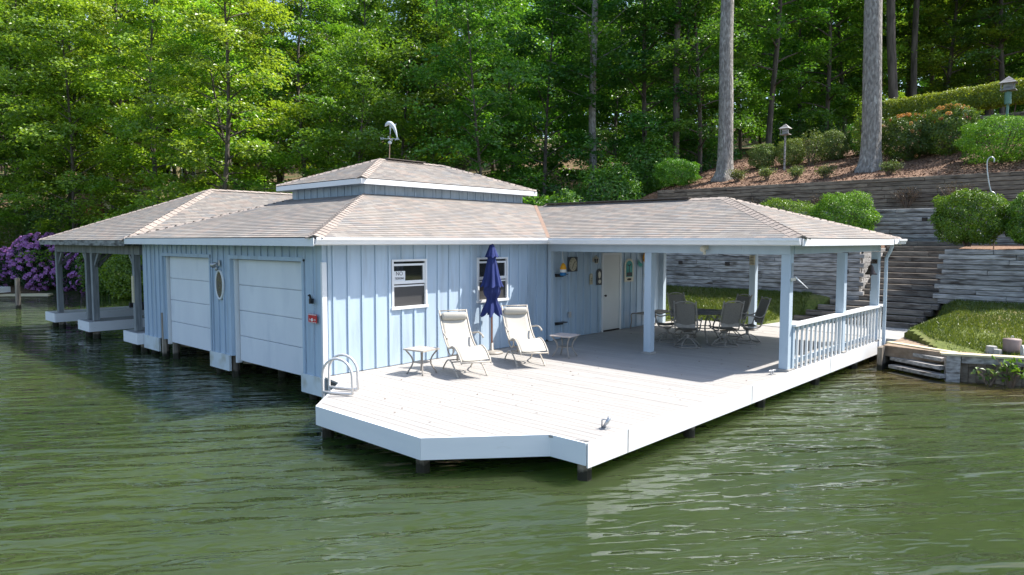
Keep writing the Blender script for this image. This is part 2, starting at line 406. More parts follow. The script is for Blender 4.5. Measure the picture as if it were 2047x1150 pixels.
us = sorted(set(list(np.arange(-110, -16, 2.0)) + list(np.arange(-16, 2, .5)) + list(np.arange(2, 9.5, .1)) + list(np.arange(9.5, 18, .5)) + list(np.arange(18, 70, 3)) + [SU0-.04, SU0, SU1, SU1+.04, 6.08, 6.12]))
vs_ = sorted(set(list(np.arange(-80, 3, 2.0)) + list(np.arange(3, 9.4, .1)) + list(np.arange(9.7, 24, .4)) + list(np.arange(24, 130, 2.5)) + [9.60, 9.63, 13.0, 13.03, 14.70, 14.73, 6.5, 6.55, 12.8, 12.83]))
U, V = np.meshgrid(us, vs_, indexing='ij')
Z = ground_z(U, V)
nu, nv = U.shape
GV = np.stack([U, V, Z], -1).reshape(-1, 3)
idx = np.arange(nu*nv).reshape(nu, nv)
Q = np.stack([idx[:-1, :-1], idx[1:, :-1], idx[1:, 1:], idx[:-1, 1:]], -1).reshape(-1, 4)
cx = GV[Q].mean(1)
is_lawn = (cx[:, 0] > -6) & (cx[:, 1] > 4.2) & (cx[:, 1] < 9.63) & (cx[:, 0] < 40)
is_mulch = (cx[:, 0] > -8) & (cx[:, 1] >= 9.63) & (cx[:, 1] < 22.5)
def leafy_ground(name, c1, c2, c3, s3=.8):
    return mat(name, c1, c2, ns=14, rough=.95, bump=.03, bs=16, c3=c3, c3s=s3, c3t=(.48, .66), detail=8)
M['lawn'] = leafy_ground('lawn_soil_and_thatch', (.075,.10,.018), (.13,.16,.03), (.19,.16,.07), .7)
M['mulch'] = leafy_ground('brown_mulch', (.15,.085,.052), (.27,.165,.11), (.12,.07,.045), 1.2)
M['forest'] = leafy_ground('forest_floor', (.10,.065,.035), (.20,.135,.075), (.045,.07,.02), .35)
for nm, msk, mt in (('lawn', is_lawn, 'lawn'), ('mulch_bed', is_mulch & ~is_lawn, 'mulch'), ('forest_floor', ~is_lawn & ~is_mulch, 'forest')):
    q = Q[msk]; used = np.unique(q); rm = np.full(len(GV), -1); rm[used] = np.arange(len(used))
    me = np_mesh(nm, GV[used], rm[q], M[mt]); me.polygons.foreach_set('use_smooth', [nm == 'forest_floor']*len(me.polygons))
    tag(link(nm, me), kind='structure')

# water: murky green body with rippled surface
def water_material():
    m = bpy.data.materials.new('lake_water'); m.use_nodes = True; t = m.node_tree; L = t.links.new
    p = t.nodes['Principled BSDF']; p.inputs['Roughness'].default_value = .03; p.inputs['IOR'].default_value = 1.333
    g = _n(t, 'ShaderNodeNewGeometry')
    mp = _n(t, 'ShaderNodeMapping', vector_type='TEXTURE'); mp.inputs['Rotation'].default_value = (0, 0, R(52)); L(g.outputs['Position'], mp.inputs[0])
    # murk: clumpy green, browner in the shallows near the bulkhead and the far bank
    nz = _n(t, 'ShaderNodeTexNoise'); nz.inputs['Scale'].default_value = .22; nz.inputs['Detail'].default_value = 4; L(g.outputs['Position'], nz.inputs[0])
    rp = _n(t, 'ShaderNodeValToRGB'); rp.color_ramp.elements[0].position = .3; rp.color_ramp.elements[1].position = .7
    rp.color_ramp.elements[0].color = (.025, .040, .016, 1); rp.color_ramp.elements[1].color = (.045, .063, .023, 1); L(nz.outputs[0], rp.inputs[0])
    at = _n(t, 'ShaderNodeAttribute', attribute_name='shallow')
    mx = _n(t, 'ShaderNodeMix', data_type='RGBA'); L(at.outputs['Fac'], mx.inputs[0]); L(rp.outputs[0], mx.inputs[6]); mx.inputs[7].default_value = (.06, .048, .018, 1)
    L(mx.outputs[2], p.inputs['Base Color'])
    p.inputs['Roughness'].default_value = .02
    p.subsurface_method = 'BURLEY'; p.inputs['Subsurface Weight'].default_value = .9; p.inputs['Subsurface Radius'].default_value = (.9, 1.2, .5); p.inputs['Subsurface Scale'].default_value = 1.0
    def wave(scale, sx, sy, detail, dist, rough=.5):
        v = _n(t, 'ShaderNodeVectorMath', operation='MULTIPLY'); v.inputs[1].default_value = (sx, sy, 1); L(mp.outputs[0], v.inputs[0])
        n = _n(t, 'ShaderNodeTexNoise'); n.inputs['Scale'].default_value = scale; n.inputs['Detail'].default_value = detail; n.inputs['Roughness'].default_value = rough; n.inputs['Distortion'].default_value = dist
        L(v.outputs[0], n.inputs[0]); return n.outputs[0]
    a = wave(1.5, .36, 1.75, 0.0, .6); b = wave(4.6, .48, 1.6, 0.9, .6); c = wave(11, .6, 1.6, 0, 0)
    patch = wave(.16, 1, 1, 2, 0)
    pr = _n(t, 'ShaderNodeMapRange'); pr.inputs[1].default_value = .35; pr.inputs[2].default_value = .65; pr.inputs[3].default_value = .35; pr.inputs[4].default_value = 1.25; L(patch, pr.inputs[0])
    def mul(x, k):
        q = _n(t, 'ShaderNodeMath', operation='MULTIPLY'); L(x, q.inputs[0])
        if isinstance(k, float): q.inputs[1].default_value = k
        else: L(k, q.inputs[1])
        return q.outputs[0]
    def add(x, y):
        q = _n(t, 'ShaderNodeMath', operation='ADD'); L(x, q.inputs[0]); L(y, q.inputs[1]); return q.outputs[0]
    h = add(mul(a, 1.0), add(mul(b, .40), mul(c, .022)))
    h = mul(h, pr.outputs[0])
    bp = _n(t, 'ShaderNodeBump'); bp.inputs['Strength'].default_value = 1.0; bp.inputs['Distance'].default_value = .12; L(h, bp.inputs['Height'])
    L(bp.outputs[0], p.inputs['Normal'])
    return m
wu = np.concatenate([np.arange(-160, -40, 8.), np.arange(-40, 16, .8), np.arange(16, 90, 6.)])
wv = np.concatenate([np.arange(-120, -30, 8.), np.arange(-30, 12, .8), np.arange(12, 40, 6.)])
WU, WV = np.meshgrid(wu, wv, indexing='ij'); ii = np.arange(WU.size).reshape(WU.shape)
WQ = np.stack([ii[:-1, :-1], ii[1:, :-1], ii[1:, 1:], ii[:-1, 1:]], -1).reshape(-1, 4)
wat = np_mesh('lake_water', np.stack([WU, WV, np.full(WU.shape, -.5)], -1).reshape(-1, 3), WQ, water_material())
ss = shore_s(WU, WV).ravel()
sh = sstep(-3.2, -.2, ss)*np.where(WU.ravel() > 5.9, 1, .75)
aa = wat.attributes.new('shallow', 'FLOAT', 'POINT'); aa.data.foreach_set('value', sh.astype(np.float32))
tag(link('lake_water', wat), kind='structure')
tag(link('lake_bed', np_mesh('lake_bed', np.array([(-170, -130, -3.2), (100, -130, -3.2), (100, 60, -3.2), (-170, 60, -3.2)], float), np.array([[0, 1, 2, 3]]), M['soil'])), kind='structure')

# grass blades
def grass():
    n = 52000
    a = np.stack([rng.uniform(6.3, 13, n), rng.uniform(4.3, 9.45, n)], 1)
    b = np.stack([rng.uniform(-4, 4.0, n), rng.uniform(6.5, 9.45, n)], 1)
    c = np.stack([rng.uniform(4.0, 6.6, n//4), rng.uniform(6.5, 9.45, n//4)], 1)
    P = np.concatenate([a, b, c])
    s = shore_s(P[:, 0], P[:, 1])
    slab = (P[:, 0] > 2.4) & (P[:, 0] < 6.05) & (P[:, 1] < 8.45)
    edge = 6.25+.0*P[:, 1]
    bare = ((P[:, 0] < 8.4) & (P[:, 0] > 5.9) & (P[:, 1] < 6.0-(P[:, 0]-6.0)*.6) & (rng.random(len(P)) < .93))
    stair = (P[:, 0] > SU0-1.3) & (P[:, 0] < 5.9+(P[:, 1]-8.3)*.35) & (P[:, 1] > 8.3)
    patchy = (np.sin(P[:, 0]*2.1+1)+np.sin(P[:, 1]*2.7+P[:, 0]*.9))*.5+rng.normal(0, .5, len(P)) > -.95
    P = P[~slab & ~bare & ~stair & patchy & ((s > .22) | (P[:, 0] < 6))]
    n = len(P); z = ground_z(P[:, 0], P[:, 1])
    h = rng.uniform(.03, .085, n); an = rng.uniform(0, 2*np.pi, n); w = .011
    lean = rng.normal(0, .03, (n, 2))
    p0 = np.stack([P[:, 0]-w*np.cos(an), P[:, 1]-w*np.sin(an), z], 1); p1 = np.stack([P[:, 0]+w*np.cos(an), P[:, 1]+w*np.sin(an), z], 1)
    p2 = np.stack([P[:, 0]+lean[:, 0], P[:, 1]+lean[:, 1], z+h], 1)
    Vv = np.stack([p0, p1, p2], 1).reshape(-1, 3)
    tt = np.repeat(np.clip(.5+.3*np.sin(P[:, 0]*1.3)*np.sin(P[:, 1]*1.7)+rng.normal(0, .22, n), 0, 1), 3)
    o = link('grass', np_mesh('grass', Vv, np.arange(n*3).reshape(-1, 3), LM['grass'], tt)); tag(o, 'short patchy green lawn grass below the timber walls', 'grass', kind='stuff')
grass()

# mulch chips and fallen leaves on the slope
def chips():
    n = 26000
    P = np.stack([rng.uniform(-7, 14, n), rng.uniform(14.75, 23, n)], 1); z = ground_z(P[:, 0], P[:, 1])+.012
    an = rng.uniform(0, 2*np.pi, n); l = rng.uniform(.02, .06, n); t = rng.uniform(-.4, .4, n)
    d = np.stack([np.cos(an)*l, np.sin(an)*l, t*l], 1); e = np.stack([-np.sin(an)*l*.4, np.cos(an)*l*.4, rng.uniform(0, .02, n)], 1)
    c = np.stack([P[:, 0], P[:, 1], z], 1)
    Vv = np.stack([c-d, c+e, c+d, c-e], 1).reshape(-1, 3)
    o = link('mulch_chips', np_mesh('mulch_chips', Vv, np.arange(n*4).reshape(-1, 4), M['mulch'])); tag(o, 'scattered brown bark mulch on the slope above the walls', 'mulch', kind='stuff')
chips()

# ------------------------------------------------------------------ timber walls and stairs
def beam_mesh(name, mt, ch=.012):
    """unit length (x 0..1), 1x1 section with chamfered long edges, scaled per piece"""
    c = ch/.14
    sec = [(0+c, 0), (1-c, 0), (1, c), (1, 1-c), (1-c, 1), (c, 1), (0, 1-c), (0, c)]
    vs = [(0, a, b) for a, b in sec]+[(1, a, b) for a, b in sec]
    fs = [tuple(range(8))[::-1], tuple(range(8, 16))]+[(i, (i+1) % 8, 8+(i+1) % 8, 8+i) for i in range(8)]
    # outward orientation for +x sweep
    me = bpy.data.meshes.new(name); me.from_pydata(vs, [], [f[::-1] for f in fs]); me.materials.append(mt); me.update()
    return me
TB = {k: beam_mesh('timber', M[k]) for k in ('timber', 'timber_brown', 'step_timber', 'timber_dark', 'new_wood', 'skirt', 'deck', 'concrete')}
def timber(parent, x0, x1, y0, y1, z0, z1, mk='timber', name='timber'):
    o = link(name, TB[mk], parent)
    o.location = (x0, y0, z0); o.scale = (x1-x0, y1-y0, z1-z0)
    return o
def timber_y(parent, x0, x1, y0, y1, z0, z1, mk='timber', name='timber'):
    """timber lying along y"""
    o = link(name, TB[mk], parent)
    o.rotation_euler = (0, 0, R(90)); o.location = (x1, y0, z0); o.scale = (y1-y0, x1-x0, z1-z0)
    return o
rw = random.Random(3)
def timber_wall(label, u0, u1, v, z0, z1, mk, course=.138, seg=2.4, batter=.002, ends=None, rise=0):
    t = thing('retaining_wall', label, 'retaining wall', ((u0+u1)/2, v, z0), group='timber retaining walls on the bank')
    n = round((z1-z0)/course); course = (z1-z0)/n
    for k in range(n):
        a = u0; b = u1
        if ends: a, b = ends(k, n)
        x = a; off = rw.uniform(.3, 1)*seg; first = True
        while x < b-.05:
            ln = off if first else seg; first = False
            x2 = min(b, x+ln)
            if b-x2 < .35: x2 = b
            j = rw.uniform(-.014, .014)
            timber(t, x+.006, x2-.006, v+k*batter+j, v+k*batter+j+.14, z0+k*course+.003, z0+(k+1)*course-.010, mk)
            x = x2
    return t
def endL(k, n): return -4.5, SU0+(.13 if k % 2 else .01)
def endR(k, n): return SU1-(.15 if k % 2 else .02)-.012*(n-k), 14.0
wA = timber_wall('grey weathered timber retaining wall seen through the porch, left of the long stairs', -4.5, SU0, WALL_A, .62, 2.14, 'timber', ends=endL)
wB = timber_wall('grey weathered timber retaining wall above the lawn, right of the long stairs', SU1, 14, WALL_A, .66, 2.16, 'timber', ends=endR)
wC = timber_wall('grey timber retaining wall straight above the top of the stairs, behind the clipped shrubs', -5.2, 14, WALL_B, 2.2, 3.44, 'timber')
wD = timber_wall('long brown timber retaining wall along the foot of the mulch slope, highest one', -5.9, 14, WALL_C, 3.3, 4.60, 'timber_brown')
# dark ends of the deadman ties let into the lower left wall
for (u, z) in ((-1.9, 1.55), (-.15, 1.55), (1.9, 1.55), (3.6, 1.94), (3.62, 1.4), (-3.2, 1.14), (.8, 1.14)):
    timber(wA, u, u+.15, WALL_A-.012, WALL_A+.1, z, z+.125, 'timber_dark', 'tie_end')
timber(wC, 4.9, 5.06, WALL_B-.012, WALL_B+.1, 3.02, 3.14, 'timber_dark', 'tie_end')
# stairs: fifteen timber risers climbing away from the walkway
st = thing('timber_stairs', 'long flight of weathered timber stairs climbing between the two lower retaining walls', 'stairs', (5, 8.4, 0))
for i in range(15):
    y = 8.42+i*.285; z = .158*(i+1)
    if i < 6: u0, u1 = 2.6+.25*i, 5.85+.11*i
    else: u0, u1 = SU0+.03, SU1-.02
    k = rw.uniform(.35, .65); um = u0+(u1-u0)*k
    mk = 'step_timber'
    if i < 6:
        timber(st, u0, u1-.16, y, y+.15, z-.15, z, mk, 'riser'); timber(st, u1-.155, u1, y, y+.6, z-.15, z-.004, mk, 'tie_end')
        timber(st, u0, u1-.16, y+.155, y+.283, z-.10, z-.012, mk, 'tread')
    else:
        timber(st, u0, um-.003, y, y+.15, z-.15, z, mk, 'riser'); timber(st, um+.003, u1, y, y+.15, z-.15, z, mk, 'riser')
        timber(st, u0, u1, y+.155, y+.283, z-.10, z-.012, mk, 'tread')
timber(st, SU0+.03, SU1-.02, 8.42+15*.285, WALL_B-.02, 2.2, 2.37, 'step_timber', 'landing_tread')
for side, lab in ((0, 'stepped stack of pale timber ends lining the left side of the stairs'), (1, 'dark timber cheek wall lining the right side of the stairs')):
    t = thing('stair_cheek_wall', lab, 'retaining wall', (SU0 if not side else SU1, 11, .6))
    for k in range(10):
        z = .66+k*.15
        x0, x1 = ((SU0-.13, SU0+.01) if not side else (SU1, SU1+.14))
        timber_y(t, x0, x1, WALL_A+.16+.02*k, 12.85, z, z+.144, 'timber')

# concrete landing at the foot of the stairs
tag(MB().prism([(2.4, 6.52), (6.08, 5.95), (6.05, 6.8), (5.9, 8.42), (2.6, 8.42)], -.3, .012).build('concrete_walkway', M['concrete']), kind='structure')
tag(MB().prism([(6.1, 4.55), (7.3, 4.3), (8.6, 4.75), (7.6, 5.6), (6.5, 6.6), (6.1, 7.6)], -.2, .035).build('bare_soil_patch', M['soil']), kind='structure')

# bulkhead with steps down into the water
bh = thing('bulkhead', 'low timber bulkhead with pale new cap board holding the lawn at the water edge', 'bulkhead', (9, 4.4, -.5))
def along(p, q, t): return (p[0]+(q[0]-p[0])*t, p[1]+(q[1]-p[1])*t)
pA, pB = (7.42, 3.86), (16.0, 6.9)
dx, dy = pB[0]-pA[0], pB[1]-pA[1]; L_ = math.hypot(dx, dy); ang = math.atan2(dy, dx)
def rotbox(parent, name, mt, s0, s1, t0, t1, z0, z1):
    c, s = math.cos(ang), math.sin(ang)
    P4 = [(pA[0]+c*a-s*b, pA[1]+s*a+c*b) for a, b in ((s0, t0), (s1, t0), (s1, t1), (s0, t1))]
    return MB().prism(P4, z0, z1).build(name, mt, parent)
rotbox(bh, 'cap_board', M['new_wood'], -.05, 3.2, -.06, .20, .045, .085)
rotbox(bh, 'cap_board', M['new_wood'], 3.21, 9.0, -.06, .20, .045, .085)
rotbox(bh, 'stringer', M['timber'], .32, 9.0, .0, .07, -.10, .043)
rotbox(bh, 'post', M['timber'], .05, .30, -.03, .2, -1.2, .043)
x = .33
while x < 8.8:
    w = rw.uniform(.13, .17); rotbox(bh, 'sheet_board', M['timber_brown'], x, x+w-.008, .075+rw.uniform(-.005, .005), .12, -1.2, -.102); x += w
MB().prism([(6.05, 4.98), (7.5, 4.26), (7.56, 4.44), (6.1, 5.16)], .015, .062).build('cap_board', M['new_wood'], bh)
ws = thing('water_steps', 'four dark wet timber steps going down into the water beside the porch corner', 'steps', (6.9, 4.0, -.6))
for k in range(5):
    z = -.06-.145*k; o = .10+.25*k
    a = Vector((6.22+o*.10, 4.78-o*.8, 0)); b = Vector((7.32+o*.12, 4.16-o*.8, 0)); d = (b-a).normalized(); nn = Vector((-d.y, d.x, 0))
    q = [a, b, b+nn*.22, a+nn*.22]
    MB().prism([(p.x, p.y) for p in q], z-.075, z).build('step_timber', M['timber'] if k < 3 else M['pile'], ws, bevel=.008)
MB().box(6.05, 6.15, 4.3, 5.0, -1.2, .01).build('side_post', M['pile'], ws)
MB().prism([(6.15, 5.0), (7.5, 4.32), (7.55, 4.46), (6.2, 5.14)], -1.2, .01).build('backing_board', M['pile'], ws)

# ------------------------------------------------------------------ deck
EO, ZE = .36, 2.43          # eave overhang and height
deck = thing('deck', 'pale composite deck with white fascia and clipped corners standing on pilings over the water', 'deck', (3, -1, 0))
DP = [(0.0, -6.02), (.57, -6.02), (1.82, -7.25), (4.16, -7.27), (5.2, -6.08), (5.75, -6.08), (5.75, 6.1), (2.2, 6.5), (.0, 6.5)]
def xint(poly, y):
    xs = []
    for i in range(len(poly)):
        (x0, y0), (x1, y1) = poly[i], poly[(i+1) % len(poly)]
        if (y0 <= y) != (y1 <= y): xs.append(x0+(x1-x0)*(y-y0)/(y1-y0))
    return min(xs), max(xs)
y = -7.25; BW = .1395
while y < 6.45:
    y1 = y+BW-.006
    a0, b0 = xint(DP, max(y, -7.24)); a1, b1 = xint(DP, min(y1, 6.49))
    splits = [0, 1] if rw.random() < .35 else [0, rw.uniform(.35, .7), 1]
    for s0, s1 in zip(splits[:-1], splits[1:]):
        g0 = .0015 if s0 > 0 else 0; g1 = .0015 if s1 < 1 else 0
        pl = [(a0+(b0-a0)*s0+g0, y), (a0+(b0-a0)*s1-g1, y), (a1+(b1-a1)*s1-g1, y1), (a1+(b1-a1)*s0+g0, y1)]
        MB().prism(pl, -.032+rw.uniform(0, .001), rw.uniform(-.0015, .0005)).build('deck_board', M['deck'], deck)
    y += BW
def inset(poly, d):
    c = Vector((sum(p[0] for p in poly)/len(poly), sum(p[1] for p in poly)/len(poly)))
    return [tuple(c+(Vector(p)-c)*(1-d/(Vector(p)-c).length)) for p in poly]
MB().prism(inset(DP, .12), -.20, -.036).build('joist_frame', M['deck_dark'], deck)
FP = [(DP[i], DP[(i+1) % len(DP)]) for i in (1, 2, 3, 4)]
def fboard(p, q, z0, z1, mt, parent, name='fascia_board', th=.03):
    p = Vector((*p, 0)); q = Vector((*q, 0)); d = (q-p).normalized(); n = Vector((d.y, -d.x, 0))*th
    e = d*.0125
    pts = [p, q, q+n+e, p+n-e]
    MB().prism([(a.x, a.y) for a in pts], z0, z1).build(name, mt, parent, bevel=.002)
for p, q in FP: fboard(p, q, -.27, .004, M['fascia'], deck)
for a, b in ((-6.08, -5.25), (-5.247, -1.6), (-1.597, 2.1), (2.103, 6.1)):
    fboard((5.75, a), (5.75, b), -.30, .004, M['white'], deck)
def piling(x, y, parent, top=-.2, r=.085, sq=True):
    b = MB()
    n = 12; sd = rw.random()*6
    prof = [(r, -2.2), (r*.98, -1.2), (r, -.6), (r*.97, top)]
    b.lathe(prof, (x, y, 0), n, mod=lambda i, a: 1+.06*math.sin(5*a+sd)+.04*math.sin(9*a+i))
    b.build('piling', M['pile'], parent)
for x, y in ((1.75, -7.05), (3.98, -7.1), (5.62, -5.95), (5.62, -3.4), (5.62, -.9), (5.62, 1.7), (5.62, 4.1), (5.6, 5.6), (1.9, -5.5), (3.9, -5.3), (2, -2.6), (3.9, -2.4), (2, .2), (4, .4), (2, 3), (4, 3.2), (.8, -6.0)):
    piling(x, y, deck)

# ------------------------------------------------------------------ boathouse
bhs = thing('boathouse', 'pale blue board and batten boathouse with two garage doors, cupola and attached open porch', 'boathouse', (-4, 0, 0))
WX0, WX1, WY0, WY1 = -8.35, 0.0, -6.0, 5.15
WT = 2.36
# boards and battens on the deck-facing wall (plane x = 0); openings: two windows, one door
openings_d = [(-4.54, -3.68, 1.10, 2.02), (-2.29, -1.35, 1.09, 2.02), (2.20, 3.08, -.01, 2.06)]
wall_d = MB().box(-.10, -.028, WY0+.03, WY1, -.3, WT).build('deck_side_wall', M['blue'], bhs)
def vboards(parent, a0, a1, z0, z1, ops, axis, face, first, pitch=.302, bw=.05, mt='blue', out=1, skip=None):
    """vertical boards and battens along an axis; face = plane coordinate; out = outward sign"""
    def put(s0, s1, zz0, zz1, t0, t1, name):
        lo, hi = sorted((face+out*t0, face+out*t1))
        b = MB()
        if axis == 'y': b.box(lo, hi, s0, s1, zz0, zz1)
        else: b.box(s0, s1, lo, hi, zz0, zz1)
        b.build(name, M[mt], parent)
    def spans(s0, s1):
        segs = [(z0, z1)]
        for (p, q, zb, zt) in ops:
            if s1 > p+.004 and s0 < q-.004:
                ns = []
                for (b0, b1) in segs:
                    if zb > b0+.02: ns.append((b0, min(b1, zb)))
                    if zt < b1-.02: ns.append((max(b0, zt), b1))
                segs = ns
        return [s for s in segs if s[1]-s[0] > .03]
    xs = [a0]; x = first
    while x < a1-.05:
        if x > a0+.05: xs.append(x)
        x += pitch
    xs.append(a1)
    cuts = sorted(set([o[0] for o in ops]+[o[1] for o in ops]))
    for i in range(len(xs)-1):
        pts = [xs[i]]+[c for c in cuts if xs[i]+.01 < c < xs[i+1]-.01]+[xs[i+1]]
        for p, q in zip(pts[:-1], pts[1:]):
            for (b0, b1) in spans(p+.002, q-.002):
                put(p+.0015, q-.0015, b0, b1, -.028, 0, 'board')
    for x in xs[1:-1]:
        for (b0, b1) in spans(x-bw/2, x+bw/2):
            put(x-bw/2, x+bw/2, b0+.002, b1-.002, 0.0005, .024, 'batten')
vboards(wall_d, WY0+.10, WY1, .012, WT-.002, openings_d, 'y', 0, -5.79)
# garage side wall (plane y = -6), openings for the two doors and the oval window
wall_g = MB().box(WX0+.03, -6.98, WY0+.028, WY0+.1, -.02, WT).box(-4.42, -3.45, WY0+.028, WY0+.1, -.02, WT).box(-.62, -.1, WY0+.028, WY0+.1, -.1, WT).box(-6.98, -4.42, WY0+.028, WY0+.1, 2.0, WT).box(-3.45, -.62, WY0+.028, WY0+.1, 2.0, WT).build('garage_side_wall', M['blue'], bhs)
gops = [(-7.02, -4.38, -1, 2.04), (-3.49, -.58, -1, 2.04)]
vboards(wall_g, WX0, -.02, -.02, WT-.002, gops, 'x', WY0, -8.08, pitch=.268, bw=.045, out=-1)
MB().box(WX0-.0, WX0+.09, WY0+.1, WY1-.1, -.3, WT).box(WX0, -.1, WY1-.1, WY1, -1.4, WT).build('rear_walls', M['blue'], bhs)
MB().box(-.02, .03, WY0-.035, WY0+.06, -.30, 2.0).build('corner_board', M['white'], bhs, bevel=.003)
for a, b in ((-8.35, -7.38), (-4.50, -3.58), (-.72, .045)):
    MB().box(a, b, WY0-.035, WY0+.02, -.36, -.022).build('skirt_board', M['skirt'], bhs, bevel=.003)
for x, y in ((-8.2, -5.8), (-7.42, -5.85), (-6.9, -5.8), (-4.38, -5.85), (-3.66, -5.85), (-.6, -5.85), (-8.2, -3), (-4, -3), (-.4, -3.2), (-6, -3.4), (-2.2, -4.3), (-1.4, -4.6), (-8.2, 0), (-4, 0), (-.4, 0), (-5.6, -4.8), (-2.9, -5.2)):
    piling(x, y, bhs, top=-.05)
MB().bar((-3.5, -5.75, -.14), (-.6, -4.4, -.14), .05, .16).bar((-7.0, -5.7, -.14), (-4.4, -4.6, -.14), .05, .16).bar((-8.2, -5.0, -.2), (-.2, -5.0, -.2), .06, .2).build('cross_beam', M['pile'], bhs)
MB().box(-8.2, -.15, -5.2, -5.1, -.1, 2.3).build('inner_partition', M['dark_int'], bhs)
# garage doors
for (a, b, zb) in ((-6.93, -4.47, -.10), (-3.36, -.68, -.13)):
    gd = MB().box(a-.015, b+.015, WY0+.16, WY0+.175, zb, 1.995).build('garage_door', M['garage'], bhs)
    n = 4; h = (1.99-zb)/n
    for k in range(n):
        MB().box(a, b, WY0+.115, WY0+.158, zb+k*h+.006, zb+(k+1)*h-.006).build('door_panel', M['garage'], gd, bevel=.006)
    MB().box(a-.09, a-.018, WY0+.05, WY0+.16, zb-.04, 1.99).build('white_jamb', M['white'], gd)
    # blue casing
    MB().box(a-.155, a-.095, WY0-.03, WY0+.05, -.02, 2.06).box(b+.03, b+.085, WY0-.03, WY0+.05, -.02, 2.06).box(a-.155, b+.085, WY0-.034, WY0+.05, 2.0, 2.075).build('door_casing', M['blue'], gd)
MB().box(-7.14, -7.06, WY0-.045, WY0+.03, -.45, .62).build('bare_wood_board', M['pile'], bhs)
# oval window
ov = thing
b = MB(); N = 40; cxo, czo, ra, rb_ = -3.93, 1.44, .17, .30
for i in range(N):
    pass
ring = [(cxo+ra*math.cos(2*math.pi*i/N), WY0-.03, czo+rb_*math.sin(2*math.pi*i/N)) for i in range(N)]
ow = MB().tube(ring, .026, 8, closed=True).build('oval_window', M['white'], bhs, smooth=True)
pv = [(cxo+(ra-.01)*math.cos(2*math.pi*i/N), czo+(rb_-.01)*math.sin(2*math.pi*i/N)) for i in range(N)]
pm = MB(); pm.add([(x, WY0-.040, z) for x, z in pv]+[(x, WY0-.020, z) for x, z in pv], [tuple(range(N)), tuple(range(N, 2*N))[::-1]]+[(i, N+i, N+(i+1) % N, (i+1) % N) for i in range(N)])
pm.build('pane', M['glass'], ow)
# double-hung windows
for (y0, y1, z0, z1) in openings_d[:2]:
    w = MB().box(-.02, .035, y0, y0+.045, z0, z1).box(-.02, .035, y1-.045, y1, z0, z1).box(-.02, .035, y0+.045, y1-.045, z1-.04, z1).box(-.02, .045, y0-.02, y1+.02, z0-.035, z0+.02).build('window_frame', M['white'], bhs, bevel=.003)
    zm = (z0+z1)/2+.02
    MB().box(-.012, .020, y0+.046, y1-.046, zm-.03, zm+.03).box(-.012, .012, y0+.046, y1-.046, z1-.125, z1-.085).box(-.012, .012, y1-.085, y1-.046, zm+.03, z1-.126).box(-.014, .004, y0+.046, y1-.046, zm-.085, zm-.055).build('sash', M['white'], w)
    MB().box(-.025, -.016, y0+.045, y1-.045, zm+.02, z1-.04).build('upper_pane', M['glass'], w)
    MB().box(-.025, -.012, y0+.045, y1-.045, z0+.02, zm-.02).build('insect_screen', M['screen'], w)
def text_mesh(name, s, size, mt, Mx, parent=None, ext=.001, align='CENTER', sx=1.0):
    cu = bpy.data.curves.new(name, 'FONT'); cu.body = s; cu.size = size; cu.extrude = ext; cu.align_x = align; cu.align_y = 'CENTER'
    o = bpy.data.objects.new(name, cu); COL.objects.link(o)
    dg = bpy.context.evaluated_depsgraph_get(); dg.update()
    me = bpy.data.meshes.new_from_object(o.evaluated_get(dg)); bpy.data.objects.remove(o)
    me.transform(Mx @ Matrix.Diagonal((sx, 1, 1, 1))); me.materials.clear(); me.materials.append(mt); me.name = name
    return link(name, me, parent)
# text facing +x: local x -> +y, local y -> +z
FX = lambda x, y, z: Matrix(((0, 0, 1, x), (1, 0, 0, y), (0, 1, 0, z), (0, 0, 0, 1)))
FY = lambda x, y, z: Matrix(((1, 0, 0, x), (0, 0, -1, y), (0, 1, 0, z), (0, 0, 0, 1)))
sg = MB().box(-.010, -.004, -4.475, -4.20, 1.60, 1.795).build('window_sign', M['white'])
tag(sg, 'small white no trespassing sign standing inside the left window of the sunlit wall', 'sign')
text_mesh('lettering', 'NO', .105, M['ink'], FX(-.002, -4.34, 1.745), sg)
text_mesh('lettering', 'TRESPASSING', .060, M['ink'], FX(-.002, -4.338, 1.655), sg, sx=.60)
# porch door
dr = MB().box(-.02, .012, 2.27, 3.01, .04, 2.0).build('door', M['door'], bhs, bevel=.003)
MB().box(-.02, .034, 2.20, 2.265, -.0, 2.06).box(-.02, .034, 3.015, 3.08, 0, 2.06).box(-.02, .034, 2.265, 3.015, 2.003, 2.06).build('door_frame', M['white'], dr)
MB().lathe([(.012, 0), (.012, .03), (.028, .04), (.03, .055), (.02, .07)], (0, 0, 0), 10).build('knob', M['bronze'], dr)
kn = dr.children[-1]; kn.location = Vector((.012, 2.33, .95)); kn.rotation_euler = (0, R(90), 0)
MB().box(-.02, .03, 2.2, 3.08, .004, .035).build('threshold', M['bronze'], dr)

